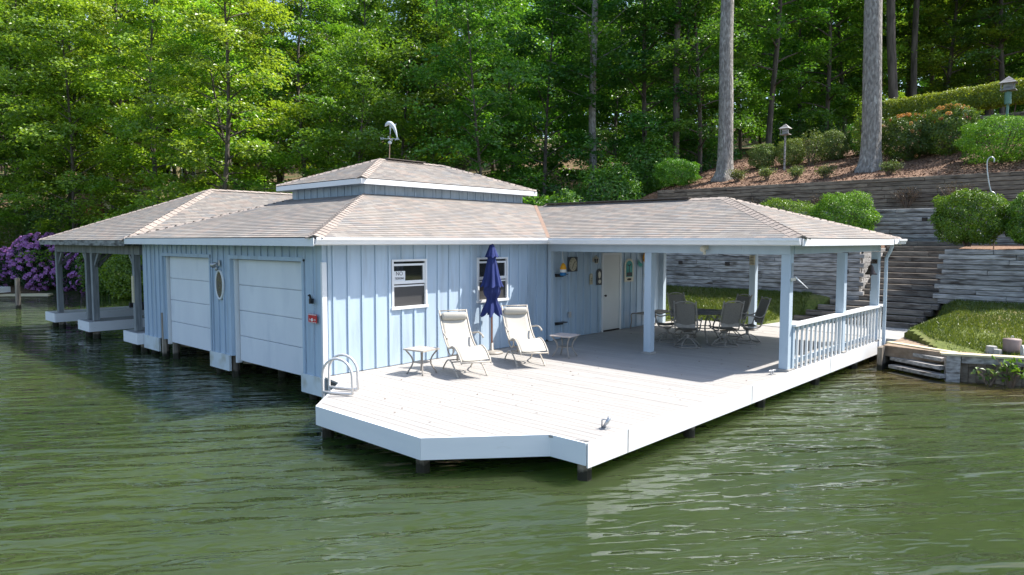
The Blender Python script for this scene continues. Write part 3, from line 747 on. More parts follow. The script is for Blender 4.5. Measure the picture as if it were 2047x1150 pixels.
# ------------------------------------------------------------------ roofs
SHM = {}
def shingle_variants(mk):
    out = []
    for k in range(10):
        vs = np.array([(0, 0, .005), (1, 0, .005), (1, 1, 0), (0, 1, 0), (0, 0, .0145), (1, 0, .0145), (1, 1, .003), (0, 1, .003)], float)
        q = np.array([(0,3,2,1),(4,5,6,7),(0,1,5,4),(1,2,6,5),(2,3,7,6),(3,0,4,7)])
        out.append(np_mesh('shingle', vs, q, M[mk], np.full(8, (k+.5)/10)))
    return out
for mk in ('shingle', 'shingle_old'): SHM[mk] = shingle_variants(mk)
QB = np.array([(0,3,2,1),(4,5,6,7),(0,1,5,4),(1,2,6,5),(2,3,7,6),(3,0,4,7)])
def shingle_face(parent, poly, n_single, mk='shingle', expo=.127, tab=.30):
    """courses of tabs over a planar roof polygon whose first edge is the eave (left to right seen from outside)"""
    P = [Vector(p) for p in poly]
    ex = (P[1]-P[0]).normalized(); n = None
    for q in P[2:]:
        c = ex.cross(q-P[0])
        if c.length > 1e-3: n = c.normalized(); break
    if n.z < 0: n = -n
    ey = n.cross(ex)
    if (P[2]-P[0]).dot(ey) < 0: ey = -ey
    L2 = [((p-P[0]).dot(ex), (p-P[0]).dot(ey)) for p in P]
    tmax = max(q[1] for q in L2)
    items = []; t = -.02; row = 0
    while t < tmax-.02:
        tm = min(max(t+.04, .002), tmax-.002); xs = []
        for i in range(len(L2)):
            (x0, y0), (x1, y1) = L2[i], L2[(i+1) % len(L2)]
            if (y0 <= tm) != (y1 <= tm): xs.append(x0+(x1-x0)*(tm-y0)/(y1-y0))
        if len(xs) >= 2:
            a, b = min(xs), max(xs); x = a-random.uniform(0, tab)
            while x < b:
                w = tab*random.choice((.5, .7, 1, 1, 1.25)); x0 = max(x, a); x1 = min(x+w, b)
                if x1-x0 > .02: items.append((x0, x1-.004, t, min(t+expo*1.2, tmax), random.randrange(10)))
                x += w
        t += expo; row += 1
    B3 = Matrix((ex, ey, n)).transposed()
    cen = [P[0]+ex*((i[0]+i[1])/2)+ey*i[2] for i in items]
    order = sorted(range(len(items)), key=lambda i: (cen[i]-CAM).length)
    single = set(order[:n_single])
    VV = []; TT = []; k = 0
    base = np.array([(0, 0, .005), (1, 0, .005), (1, 1, 0), (0, 1, 0), (0, 0, .0145), (1, 0, .0145), (1, 1, .003), (0, 1, .003)], float)
    Bn = np.array(B3); P0 = np.array(P[0])
    for i, (x0, x1, t0, t1, v) in enumerate(items):
        if i in single:
            o = link('shingle', SHM[mk][v], parent)
            M4 = Matrix.Translation(P[0]+ex*x0+ey*t0) @ B3.to_4x4() @ Matrix.Diagonal((x1-x0, t1-t0, 1, 1))
            place(o, M4)
        else:
            q = base*np.array([x1-x0, t1-t0, 1])+np.array([x0, t0, 0]); VV.append(q@Bn.T+P0); TT.append(np.full(8, (v+.5)/10)); k += 1
    if k:
        F = (QB[None]+np.arange(k)[:, None, None]*8).reshape(-1, 4)
        o = link('shingle_field', np_mesh('shingle_field', np.concatenate(VV), F, M[mk], np.concatenate(TT)), parent); o['kind'] = 'stuff'
capm = bpy.data.meshes.new('ridge_cap')
capm.from_pydata([(0, -.15, -.035), (0, 0, .022), (0, .15, -.035), (1, -.15, -.045), (1, 0, .008), (1, .15, -.045), (0, -.15, -.055), (0, 0, .002), (0, .15, -.055)], [], [(0, 1, 4, 3), (1, 2, 5, 4), (0, 6, 7, 1), (1, 7, 8, 2)])
capm.materials.append(M['cap']); capm.update()
def caps(parent, p, q, w=1.0, step=.2, drop=1.0):
    p = Vector(p); q = Vector(q); d = q-p; n = max(1, int(d.length/step)); ex = d.normalized()
    ey = Vector((0, 0, 1)).cross(ex).normalized(); ez = ex.cross(ey)
    for i in range(n):
        o = link('ridge_cap', capm, parent)
        place(o, Matrix.Translation(p+d*(i/n)+ez*.022) @ Matrix((ex, ey, ez)).transposed().to_4x4() @ Matrix.Diagonal((d.length/n*1.15, w, drop, 1)))
ux1, vy0 = EO, -6.38
CU = (-6.25, -3.02, -2.98, 2.5)      # cupola walls u0,u1,v0,v1
zc = 3.44
A = (ux1, vy0, ZE); Bc = (CU[1], CU[2], zc); Cc = (CU[0]+.0, CU[2], zc)
Lc = (-8.38, vy0, ZE)
VT = (-2.72, 2.72, 3.37)           # top of the valley
VB = (ux1, -EO, ZE)                # bottom of the valley
roof = MB().slab([A, VB, VT, (CU[1], CU[3], zc), Bc], .03).slab([Lc, A, Bc, Cc], .03).slab([(-8.38, 5.5, ZE), Lc, Cc, (CU[0], CU[3], zc)], .03).slab([(ux1, 5.6, ZE), (-8.38, 5.5, ZE), (CU[0], CU[3], zc), (CU[1], CU[3], zc)], .03).build('main_roof', M['roof_slab'], bhs)
shingle_face(roof, [Lc, A, Bc, Cc], 110)
shingle_face(roof, [A, VB, VT, (CU[1], CU[3], 3.44), Bc], 120)
shingle_face(roof, [(-8.38, 5.5, ZE), Lc, Cc, (CU[0], CU[3], zc)], 0)
caps(roof, A, Bc, 1.0); caps(roof, Lc, Cc, .8)
# porch roof
E_, NE = (6.06, -EO, ZE), (6.06, 5.72, ZE)
RP = (3.16, 2.7, 3.36)
roofp = MB().slab([VB, E_, RP, VT], .03).slab([E_, NE, RP], .03).slab([NE, (ux1, 5.72, ZE), VT, RP], .03).build('porch_roof', M['roof_slab'], bhs)
shingle_face(roofp, [VB, E_, RP, VT], 40)
shingle_face(roofp, [E_, NE, RP], 30)
shingle_face(roofp, [NE, (ux1, 5.72, ZE), VT, RP], 0)
caps(roofp, E_, RP, 1.0); caps(roofp, NE, RP, .8); caps(roofp, (VT[0]+.4, VT[1], VT[2]-.01), RP, .8)
MB().bar(Vector(VT)+Vector((.45, 0, .05)), Vector(RP)+Vector((-.9, 0, .045)), .26, .02).build('ridge_vent', M['roof_slab'], roofp)
MB().bar(Vector(VB)+Vector((-.02, .02, .022)), Vector(VT)+Vector((0, 0, .022)), .09, .006).build('valley_flashing', M['rust'], roofp)
# cupola
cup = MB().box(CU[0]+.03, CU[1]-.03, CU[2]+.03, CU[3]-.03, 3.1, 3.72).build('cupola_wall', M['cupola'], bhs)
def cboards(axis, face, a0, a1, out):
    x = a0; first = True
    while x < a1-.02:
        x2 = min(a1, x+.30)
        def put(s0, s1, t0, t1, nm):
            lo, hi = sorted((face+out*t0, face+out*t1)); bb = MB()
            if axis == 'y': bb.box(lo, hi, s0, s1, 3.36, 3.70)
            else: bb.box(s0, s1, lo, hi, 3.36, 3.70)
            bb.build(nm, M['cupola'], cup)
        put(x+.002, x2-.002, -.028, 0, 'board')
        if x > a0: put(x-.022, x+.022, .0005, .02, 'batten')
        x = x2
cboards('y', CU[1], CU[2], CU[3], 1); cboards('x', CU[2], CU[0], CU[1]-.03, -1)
CE = (CU[0]-.28, CU[1]+.28, CU[2]-.28, CU[3]+.28); zf = 3.80
hw = (CE[1]-CE[0])/2; cm = (CE[0]+CE[1])/2
P1 = (cm, CE[2]+hw, 4.50); P2 = (cm, CE[3]-hw, 4.50)
c00, c10, c11, c01 = (CE[0], CE[2], zf), (CE[1], CE[2], zf), (CE[1], CE[3], zf), (CE[0], CE[3], zf)
roofc = MB().slab([c00, c10, P1], .03).slab([c10, c11, P2, P1], .03).slab([c11, c01, P2], .03).slab([c01, c00, P1, P2], .03).build('cupola_roof', M['roof_slab'], bhs)
for pl in ([c00, c10, P1], [c10, c11, P2, P1], [c11, c01, P2], [c01, c00, P1, P2]): shingle_face(roofc, pl, 0)
caps(roofc, c10, P1, .9); caps(roofc, c11, P2, .7); caps(roofc, c00, P1, .7); caps(roofc, P1, P2, .8)
MB().bar(Vector(P1)+Vector((0, .2, .05)), Vector(P1)+Vector((0, 1.5, .05)), .24, .02).build('ridge_vent', M['roof_slab'], roofc)
MB().box(CE[0]+.05, CE[1]-.05, CE[2]+.05, CE[3]-.05, zf-.12, zf-.10).build('cupola_soffit', M['cupola'], bhs)
for (p, q) in ((c00, c10), (c10, c11), (c11, c01), (c01, c00)):
    fboard(p[:2], q[:2], zf-.135, zf-.015, M['slip_fascia'] if False else M['white'], bhs, 'cupola_fascia', .02)
MB().lathe([(.22, 0), (.24, .05), (.17, .13), (.02, .17)], (-4.2, 1.75, 4.16), 16).build('roof_vent', M['metal'], bhs, smooth=True)
# eaves: soffit, fascia, gutter
fboard((-8.38, vy0), (ux1+.01, vy0), ZE-.15, ZE-.012, M['white'], bhs, 'eave_fascia', .022)
MB().box(-8.36, ux1-.01, vy0+.01, WY0, ZE-.10, ZE-.085).box(0, ux1-.01, WY0, -EO, ZE-.10, ZE-.085).build('soffit', M['blue_trim'], bhs)
def gutter(p, q, name='gutter'):
    prof = [(0, 0), (0, .118), (.008, .118), (.008, .01), (.055, .01), (.075, .06), (.092, .085), (.092, .118), (.105, .118), (.105, .078), (.088, .052), (.068, 0)]
    p = Vector(p); q = Vector(q); d = (q-p).normalized(); n = Vector((d.y, -d.x, 0))
    k = len(prof)
    vs = [p+n*a+Vector((0, 0, b)) for a, b in prof]+[q+n*a+Vector((0, 0, b)) for a, b in prof]
    MB().add(vs, [(i, (i+1) % k, k+(i+1) % k, k+i) for i in range(k)]).add(vs[:k], [tuple(range(k))]).add(vs[k:], [tuple(range(k))[::-1]]).build(name, M['white_gutter'], bhs)
gutter((ux1-.02, vy0+.0, ZE-.12), (ux1-.02, -EO+.1, ZE-.12)); gutter((ux1+.08, -EO+.0, ZE-.12), (6.05, -EO+.0, ZE-.12))
MB().box(ux1-.035, ux1-.021, vy0+.02, -EO+.1, ZE-.135, ZE-.012).box(ux1, 6.04, -EO+.001, -EO+.016, ZE-.135, ZE-.012).build('gutter_board', M['white'], bhs)
fboard((6.06, -EO), (6.06, 5.74), ZE-.14, ZE-.012, M['white'], bhs, 'eave_fascia', .022)
fboard((6.08, 5.74), (.1, 5.74), ZE-.14, ZE-.012, M['white'], bhs, 'eave_fascia', .022)
# porch posts, beams, ceiling
MB().box(.03, 5.72, .0, .17, 2.13, 2.345).build('front_beam', M['blue_trim'], bhs, bevel=.004)
MB().box(5.56, 5.74, .172, 5.45, 2.14, 2.345).build('side_beam', M['blue_trim'], bhs, bevel=.004)
MB().box(.03, 5.558, 5.28, 5.45, 2.14, 2.345).build('rear_beam', M['blue_trim'], bhs, bevel=.004)
MB().box(.02, 6.0, -EO+.02, 5.7, 2.347, 2.36).build('porch_ceiling', M['blue_trim'], bhs)
for (x, y) in ((2.68, .0), (5.56, .0), (5.58, 2.9), (5.58, 5.27), (2.6, 5.27)):
    po = MB().box(x, x+.165, y+.002, y+.167, .045, 2.128).build('porch_post', M['blue_trim'], bhs, bevel=.006)
    MB().box(x-.035, x+.20, y-.033, y+.20, .001, .043).build('post_base', M['deck'], po, bevel=.004)
MB().box(.031, .13, .005, .10, .012, 2.128).build('wall_post', M['blue_trim'], bhs)
MB().box(-.03, .14, WY1-.10, WY1+.05, .012, 2.3).build('wall_post', M['blue_trim'], bhs)
# railing
rl = MB().box(5.60, 5.80, .17, 5.85, .815, .855).build('railing', M['white'], bhs, bevel=.004)
MB().box(5.665, 5.705, .17, 5.27, .10, .19).box(5.665, 5.705, .17, 5.27, .72, .812).build('rail', M['blue_trim'], rl)
y = .42
while y < 5.8:
    if not (2.86 < y < 3.1):
        MB().box(5.712, 5.750, y-.019, y+.019, -.12, .812).build('baluster', M['white'], rl)
    y += .236
MB().box(5.66, 5.75, .17, .26, .045, .81).build('half_post', M['blue_trim'], rl)
# downspout at the far corner
dsx = 5.86
MB().tube([(6.0, 5.35, 2.34), (6.0, 5.37, 2.25), (5.93, 5.42, 2.10), (dsx, 5.46, 1.97), (dsx, 5.47, 1.80), (dsx, 5.47, .6), (dsx, 5.47, -.12), (dsx+.04, 5.46, -.38)], .038, 10).build('downspout', M['blue_trim'], bhs, smooth=True)
gutter((6.09, 5.2, ZE-.12), (6.09, 5.85, ZE-.12))

# ------------------------------------------------------------------ open boat slip roof to the left
slip = thing('boat_slip_canopy', 'grey weathered open boat slip canopy with hipped shingle roof left of the boathouse', 'canopy', (-12.3, -3, 0))
SL = (-16.15, -8.42, -6.38, 5.4); cu2 = (SL[0]+SL[1])/2
a0, a1, a2, a3 = (SL[0], SL[2], ZE-.05), (SL[1]+.02, SL[2], ZE-.05), (SL[1]+.02, SL[3], ZE-.05), (SL[0], SL[3], ZE-.05)
K1 = (-12.35, -2.45, 4.02); K2 = (-12.35, 2.2, 4.02)
rs = MB().slab([a0, a1, K1], .03).slab([a1, a2, K2, K1], .03).slab([a2, a3, K2], .03).slab([a3, a0, K1, K2], .03).build('slip_roof', M['roof_slab'], slip)
shingle_face(rs, [a0, a1, K1], 180, 'shingle_old'); shingle_face(rs, [a1, a2, K2, K1], 120, 'shingle_old')
shingle_face(rs, [a2, a3, K2], 0, 'shingle_old'); shingle_face(rs, [a3, a0, K1, K2], 0, 'shingle_old')
caps(rs, a1, K1, 1.0, .26, 1.3); caps(rs, a0, K1, .8, .26); caps(rs, K1, K2, .9, .26)
fboard(a0[:2], (SL[1]-.0, SL[2]), ZE-.20, ZE-.06, M['slip_fascia'], slip, 'fascia_board', .025)
fboard((SL[0], SL[3]), (SL[0], SL[2]), ZE-.20, ZE-.06, M['slip_fascia'], slip, 'fascia_board', .025)
MB().box(-15.9, -8.5, -6.02, -5.86, 2.0, 2.24).build('beam', M['slip_post'], slip, bevel=.005)
MB().box(-15.9, -8.5, 4.8, 4.95, 2.0, 2.24).build('beam', M['slip_post'], slip)
for x in (-15.75, -12.35, -8.75): MB().box(x, x+.12, -5.855, 4.79, 2.04, 2.24).build('beam', M['slip_post'], slip)
def brace(p, q): MB().bar(p, q, .07, .09).build('brace', M['slip_post'], slip, bevel=.003)
for x in (-15.9, -12.85, -12.32, -8.95):
    for y in (-6.0, -1.2, 3.4):
        MB().box(x-.08, x+.08, y-.03, y+.13, .012, 2.28 if y == -6.0 else 2.03).build('post', M['slip_post'], slip, bevel=.004)
    for s in (-1, 1):
        if (x < -15.5 and s < 0) or (x > -9 and s > 0): continue
        if x == -12.85 and s > 0: continue
        if x == -12.32 and s < 0: continue
        brace((x+s*.06, -5.94, 1.62), (x+s*.42, -5.94, 1.99))
    brace((x, -5.85, 1.62), (x, -5.45, 2.03))
    brace((x, -1.28, 1.62), (x, -1.68, 2.03))
MB().box(-8.95-.10, -8.95+.05, -6.05, -5.98, .75, 1.45).build('replaced_board', M['new_wood'], slip)
def dock_finger(label, u0, u1, v0, v1):
    t = thing('dock_finger', label, 'dock', ((u0+u1)/2, v0, 0), group='finger docks under the canopy')
    y = v0
    while y < v1:
        MB().box(u0, u1, y, y+.134, -.03, 0).build('deck_board', M['deck'], t); y += .14
    MB().box(u0-.02, u1+.02, v0-.03, v0-.003, -.28, .003).build('fascia_board', M['fascia'], t)
    MB().box(u1+.003, u1+.03, v0-.003, v1, -.28, .003).build('fascia_board', M['fascia'], t)
    MB().box(u0-.03, u0-.003, v0-.003, v1, -.28, .003).build('fascia_board', M['fascia'], t)
    for yy in (v0+.22, v0+3, v0+6.2, v0+9.5):
        for xx in (u0+.16, u1-.16): piling(xx, yy, t, r=.10)
dock_finger('white edged finger dock under the outer left posts of the boat slip canopy', -16.55, -15.5, -6.2, 5.2)
dock_finger('white edged finger dock between the two slips under the paired canopy posts', -13.05, -12.05, -6.2, 5.2)
dock_finger('narrow white edged dock against the left wall of the boathouse', -9.35, -8.4, -6.15, 5.0)
bk = thing('boat_bunk', 'dark carpeted boat lift bunk boards hanging in the left slip', 'boat lift', (-14.3, -3, .1))
for x in (-14.85, -13.75):
    MB().bar((x, -4.2, .18), (x, .6, .22), .12, .16).build('bunk_board', M['bunk'], bk, bevel=.01)
    for y in (-3.2, -.4): MB().box(x-.04, x+.04, y-.04, y+.04, -.25, .12).build('bracket', M['metal'], bk)
MB().bar((-15.4, -3.0, -.1), (-13.1, -3.0, -.1), .1, .12).bar((-15.4, -.4, -.1), (-13.1, -.4, -.1), .1, .12).build('cross_beam', M['metal'], bk)

# ------------------------------------------------------------------ furniture on the deck
def bez(p0, p1, p2, n=8):
    p0, p1, p2 = Vector(p0), Vector(p1), Vector(p2)
    return [p0*(1-t)**2+p1*2*t*(1-t)+p2*t*t for t in [i/n for i in range(n+1)]]
def curve(pts, n=6):
    """Catmull-Rom through pts"""
    P = [Vector(p) for p in pts]; P = [P[0]*2-P[1]]+P+[P[-1]*2-P[-2]]; out = []
    for i in range(1, len(P)-2):
        for k in range(n):
            t = k/n; a, b, c, d = P[i-1], P[i], P[i+1], P[i+2]
            out.append(.5*((2*b)+(c-a)*t+(2*a-5*b+4*c-d)*t*t+(3*b-a-3*c+d)*t**3))
    out.append(P[-2]); return out
def sling(path, w, th, name, mt, parent, sag=.02, n=8):
    P = curve(path, 5); vs = []; fs = []; k = len(P)
    for i, p in enumerate(P):
        for j in range(n+1):
            y = -w/2+w*j/n; s = sag*(1-(2*y/w)**2)
            d = (P[min(i+1, k-1)]-P[max(i-1, 0)]).normalized(); nn = Vector((d.z, 0, -d.x))
            if nn.z > 0: nn = -nn
            q = Vector((p.x, y, p.z))+nn*s; vs.append(q)
    m = len(vs)
    for i, p in enumerate(P):
        for j in range(n+1): vs.append(vs[i*(n+1)+j]+Vector((0, 0, -th)))
    for i in range(k-1):
        for j in range(n):
            a = i*(n+1)+j; f = (a, a+1, a+n+2, a+n+1); fs.append(f); fs.append(tuple(x+m for x in f)[::-1])
    for i in range(k-1):
        a = i*(n+1); b = a+n; fs.append((a, a+n+1, a+n+1+m, a+m)); fs.append((b, b+m, b+n+1+m, b+n+1))
    return MB().add(vs, fs).build(name, mt, parent, smooth=True)

def make_lounger(label, loc, rz):
    t = thing('chaise_lounge', label, 'lounge chair', (0, 0, 0), 0, 'cream chaise lounges on the deck')
    path = [(-.68, 0, 1.00), (-.55, 0, .81), (-.37, 0, .60), (-.17, 0, .46), (-.02, 0, .44), (.13, 0, .49), (.30, 0, .50), (.50, 0, .44), (.68, 0, .33)]
    sling(path, .50, .008, 'sling_seat', M['sling_light'], t, .018)
    for s in (-1, 1):
        P = curve([(p[0], s*.265, p[2]) for p in path], 5)
        MB().tube([P[0]+Vector((-.03, 0, .06))]+P+[P[-1]+Vector((.05, 0, -.06))], .016, 8).build('side_frame', M['lounge_metal'], t, smooth=True)
        MB().tube(curve([(-.34, s*.275, .66), (-.15, s*.33, .69), (.02, s*.34, .66), (.08, s*.34, .63)], 5), [.016]*15+[.022]*4, 8).build('armrest', M['lounge_metal'], t, smooth=True)
        MB().tube(curve([(-.17, s*.265, .45), (-.12, s*.26, .36), (.02, s*.25, .31), (.16, s*.25, .38), (.2, s*.26, .48)], 5), .014, 8).build('seat_bracket', M['lounge_metal'], t, smooth=True)
        MB().tube(curve([(-.42, s*.27, .015), (-.36, s*.27, .07), (-.12, s*.27, .21), (.12, s*.27, .21), (.42, s*.27, .07), (.5, s*.27, .015)], 5), .014, 8).build('base_rail', M['lounge_metal'], t, smooth=True)
        MB().lathe([(.02, 0), (.022, .015), (.014, .03)], (-.42, s*.27, 0), 8).lathe([(.02, 0), (.022, .015), (.014, .03)], (.5, s*.27, 0), 8).build('foot', M['lounge_metal'], t)
    for P_, r_b in (([(-.12, -.27, .21), (-.12, .27, .21)], .012), ([(.12, -.27, .21), (.12, .27, .21)], .012), ([(-.02, -.26, .31), (-.02, .26, .31)], .012), ([(0, -.12, .21), (0, -.12, .33)], .02), ([(0, .12, .21), (0, .12, .33)], .02), ([(-.715, -.27, 1.05), (-.715, .27, 1.05)], .012), ([(.72, -.265, .29), (.72, .265, .29)], .014)):
        MB().tube(P_, r_b, 8).build('cross_bar', M['lounge_metal'], t, smooth=True)
    pl = MB(); N = 14; vs = []
    for k, (yy, rr_) in enumerate([(-.245, .02), (-.235, .055), (-.2, .068), (0, .07), (.2, .068), (.235, .055), (.245, .02)]):
        for j in range(N):
            a = 2*math.pi*j/N; vs.append((-.615+rr_*.75*math.cos(a), yy, .955+rr_*1.1*math.sin(a)))
    fs = [(i*N+j, i*N+(j+1) % N, (i+1)*N+(j+1) % N, (i+1)*N+j) for i in range(6) for j in range(N)]+[tuple(range(N)), tuple(6*N+j for j in range(N))]
    pl.add(vs, fs).build('head_pillow', M['sling_light'], t, smooth=True)
    t.location = loc; t.rotation_euler = (0, 0, rz)
    return t
l1 = make_lounger('cream chaise lounge to the left of the closed navy umbrella', (1.42, -4.0, 0), R(-26))
l2 = copy_tree(l1); l2.location = (1.55, -2.52, 0); l2.rotation_euler = (0, 0, R(-32)); tag(l2, 'cream chaise lounge to the right of the closed navy umbrella')

def make_side_table(label, loc, rz, slat=True):
    t = thing('side_table', label, 'side table', (0, 0, 0), 0, 'small square side tables beside the chaise lounges')
    if slat:
        for k in range(7):
            y = -.21+k*.06; MB().box(-.23, .23, y, y+.05, .432, .45).build('top_slat', M['stone_top'], t, bevel=.004)
        MB().box(-.24, -.228, -.225, .215, .425, .452).box(.228, .24, -.225, .215, .425, .452).box(-.228, .228, -.225, -.213, .425, .452).box(-.228, .228, .203, .215, .425, .452).build('top_rim', M['lounge_metal'], t)
    else:
        MB().box(-.24, .24, -.24, .24, .425, .452).build('top', M['stone_top'], t, bevel=.012)
    for sx in (-1, 1):
        for sy in (-1, 1):
            MB().tube(curve([(sx*.20, sy*.20, .425), (sx*.13, sy*.13, .30), (sx*.115, sy*.115, .18), (sx*.19, sy*.19, .0)], 5), .014, 8).build('leg', M['frame_metal'], t, smooth=True)
    MB().box(-.13, .13, -.13, .13, .20, .212).build('lower_shelf', M['frame_metal'], t)
    t.location = loc; t.rotation_euler = (0, 0, rz); return t
make_side_table('small square side table with slatted tan top in full sun left of the loungers', (.98, -4.62, 0), R(8))
make_side_table('small square side table with solid pale top in the shade right of the loungers', (1.70, -1.42, 0), R(12), False)

# closed navy umbrella
um = thing('patio_umbrella', 'closed navy blue patio umbrella on a red brown wooden pole between two loungers', 'umbrella', (.32, -2.16, 0))
ux, uy = .32, -2.16
MB().lathe([(.019, .06), (.019, .95), (.019, 2.28)], (ux, uy, 0), 10).build('pole', M['pole_wood'], um, smooth=True)
MB().lathe([(.012, 0), (.03, .015), (.032, .04), (.014, .06), (.02, .085), (.004, .10)], (ux, uy, 2.30), 10).build('finial', M['pole_wood'], um, smooth=True)
MB().lathe([(.24, 0), (.235, .03), (.10, .055), (.035, .07), (.03, .22)], (ux, uy, .002), 20).build('base', M['frame_metal'], um, smooth=True)
def fold(amp, n, ph=0): return lambda i, a: 1+amp*(math.sin(n*a+ph+i*.25)+.35*math.sin(2*n*a+1.3+i*.4))
def cloth(name, prof, amp, n, ph, hem=0):
    N = 72; vs = []; prof = [(r*1.08, z) for r, z in prof]; k = len(prof)
    for i, (r, z) in enumerate(prof):
        f = i/(k-1)
        for j in range(N):
            a = 2*math.pi*j/N; q = r*(1+amp*f*(math.sin(n*a+ph+.5*f)+.35*math.sin(2*n*a+1.3+f)))
            zz = z-hem*(f**4)*(.5+.5*math.sin(n*a+ph+.5))
            vs.append((ux+q*math.cos(a), uy+q*math.sin(a), zz))
    fs = [(i*N+j, i*N+(j+1) % N, (i+1)*N+(j+1) % N, (i+1)*N+j) for i in range(k-1) for j in range(N)]
    return MB().add(vs, fs).build(name, M['navy'], um, smooth=True)
cloth('vent_cap', [(.03, 2.31), (.06, 2.24), (.095, 2.14), (.13, 2.05)], .10, 8, 0, .03)
cloth('canopy', [(.05, 2.13), (.08, 2.0), (.105, 1.85), (.13, 1.68), (.17, 1.50), (.19, 1.44)], .22, 8, .4, .04)
cloth('canopy_fold', [(.15, 1.49), (.15, 1.40), (.16, 1.32), (.135, 1.24), (.09, 1.17), (.10, 1.10), (.15, .98), (.18, .88)], .30, 7, 1.1, .10)
MB().lathe([(.105, 0), (.108, .015), (.105, .03)], (ux, uy, 1.155), 20, mod=lambda i, a: 1+.08*math.sin(8*a)).build('tie_strap', M['navy'], um, smooth=True)

# dining set
def make_chair(label):
    t = thing('swivel_chair', label, 'patio chair', (0, 0, 0), 0, 'brown mesh swivel chairs around the patio table')
    ringp = [(.30*math.cos(a), .30*math.sin(a), .015) for a in [2*math.pi*i/28 for i in range(28)]]
    MB().tube(ringp, .013, 8, closed=True).build('base_ring', M['frame_metal'], t, smooth=True)
    for k in range(5):
        a = 2*math.pi*k/5+.3; c, s = math.cos(a), math.sin(a)
        MB().tube(curve([(.30*c, .30*s, .02), (.22*c, .22*s, .11), (.12*c, .12*s, .18), (.015*c, .015*s, .21)], 4), .011, 6).build('base_spoke', M['frame_metal'], t, smooth=True)
    MB().lathe([(.035, 0), (.035, .10), (.09, .13), (.10, .16), (.02, .17)], (0, 0, .19), 14).build('swivel_hub', M['frame_metal'], t)
    sling([(-.22, 0, .42), (-.05, 0, .405), (.12, 0, .42), (.25, 0, .43)], .46, .008, 'seat', M['sling'], t, .02)
    sling([(-.42, 0, 1.02), (-.37, 0, .86), (-.30, 0, .66), (-.25, 0, .52)], .43, .008, 'backrest', M['sling'], t, .02)
    MB().tube(curve([(-.43, -.225, 1.0), (-.445, -.12, 1.045), (-.45, 0, 1.055), (-.445, .12, 1.045), (-.43, .225, 1.0)], 5), .014, 8).build('top_rail', M['frame_metal'], t, smooth=True)
    MB().box(-.275, -.262, -.21, .21, .46, .55).build('lower_back_panel', M['frame_metal'], t)
    for s in (-1, 1):
        MB().tube(curve([(-.435, s*.235, 1.04), (-.37, s*.24, .86), (-.30, s*.24, .66), (-.245, s*.24, .48), (-.18, s*.24, .385), (0, s*.24, .37), (.18, s*.24, .40), (.27, s*.24, .44)], 5), .015, 8).lathe([(.012, 0), (.022, .015), (.012, .035)], (-.44, s*.235, 1.03), 8).build('side_frame', M['frame_metal'], t, smooth=True)
        MB().tube(curve([(-.31, s*.245, .68), (-.18, s*.29, .62), (.0, s*.30, .66), (.14, s*.29, .66), (.22, s*.27, .60), (.2, s*.25, .50), (.17, s*.24, .40)], 5), .014, 8).build('armrest', M['frame_metal'], t, smooth=True)
    return t
TC = Vector((2.68, 2.52, 0))
spots = [((2.89, 1.50), 8, 'mesh swivel chair at the front left of the table, its back to the camera'),
         ((3.42, 2.20), -14, 'mesh swivel chair at the front right of the patio table, seen from behind'),
         ((3.58, 3.05), 16, 'mesh swivel chair turned sideways just in front of the rear porch post'),
         ((2.95, 3.50), -6, 'mesh swivel chair behind the patio table beside the rear porch post'),
         ((1.95, 3.05), 8, 'mesh swivel chair behind the table at the left, only its backrest top showing'),
         ((2.10, 1.95), -12, 'mesh swivel chair partly hidden by the front porch post, left of the table')]
ch0 = make_chair(spots[0][2])
for i, (xy, tw, lb) in enumerate(spots):
    c = ch0 if i == 0 else copy_tree(ch0)
    c.location = (xy[0], xy[1], 0); c.rotation_euler = (0, 0, math.atan2(TC.y-xy[1], TC.x-xy[0])+R(tw)); tag(c, lb)
tb = thing('patio_table', 'dark round patio table with curved metal legs in the shade of the porch', 'table', TC)
oc = [(TC.x+.66*(1+.03*math.cos(8*a))*math.cos(a), TC.y+.66*(1+.03*math.cos(8*a))*math.sin(a)) for a in [2*math.pi*i/48 for i in range(48)]]
MB().prism(oc, .69, .715).build('tabletop', M['dark_top'], tb, bevel=.006)
for k in range(6):
    rr2 = .12+.09*k; MB().tube([(TC.x+rr2*math.cos(2*math.pi*i/32), TC.y+rr2*math.sin(2*math.pi*i/32), .716) for i in range(32)], .008, 5, closed=True).build('top_ring', M['dark_top'], tb, smooth=True)
for k in range(4):
    a = math.pi/4+k*math.pi/2; c, s = math.cos(a), math.sin(a)
    MB().tube(curve([(TC.x+.50*c, TC.y+.50*s, .68), (TC.x+.34*c, TC.y+.34*s, .50), (TC.x+.30*c, TC.y+.30*s, .30), (TC.x+.50*c, TC.y+.50*s, .01)], 6), .019, 8).build('leg', M['frame_metal'], tb, smooth=True)
MB().tube([(TC.x+.30*math.cos(2*math.pi*i/24), TC.y+.30*math.sin(2*math.pi*i/24), .34) for i in range(24)], .012, 6, closed=True).build('leg_ring', M['frame_metal'], tb, smooth=True)
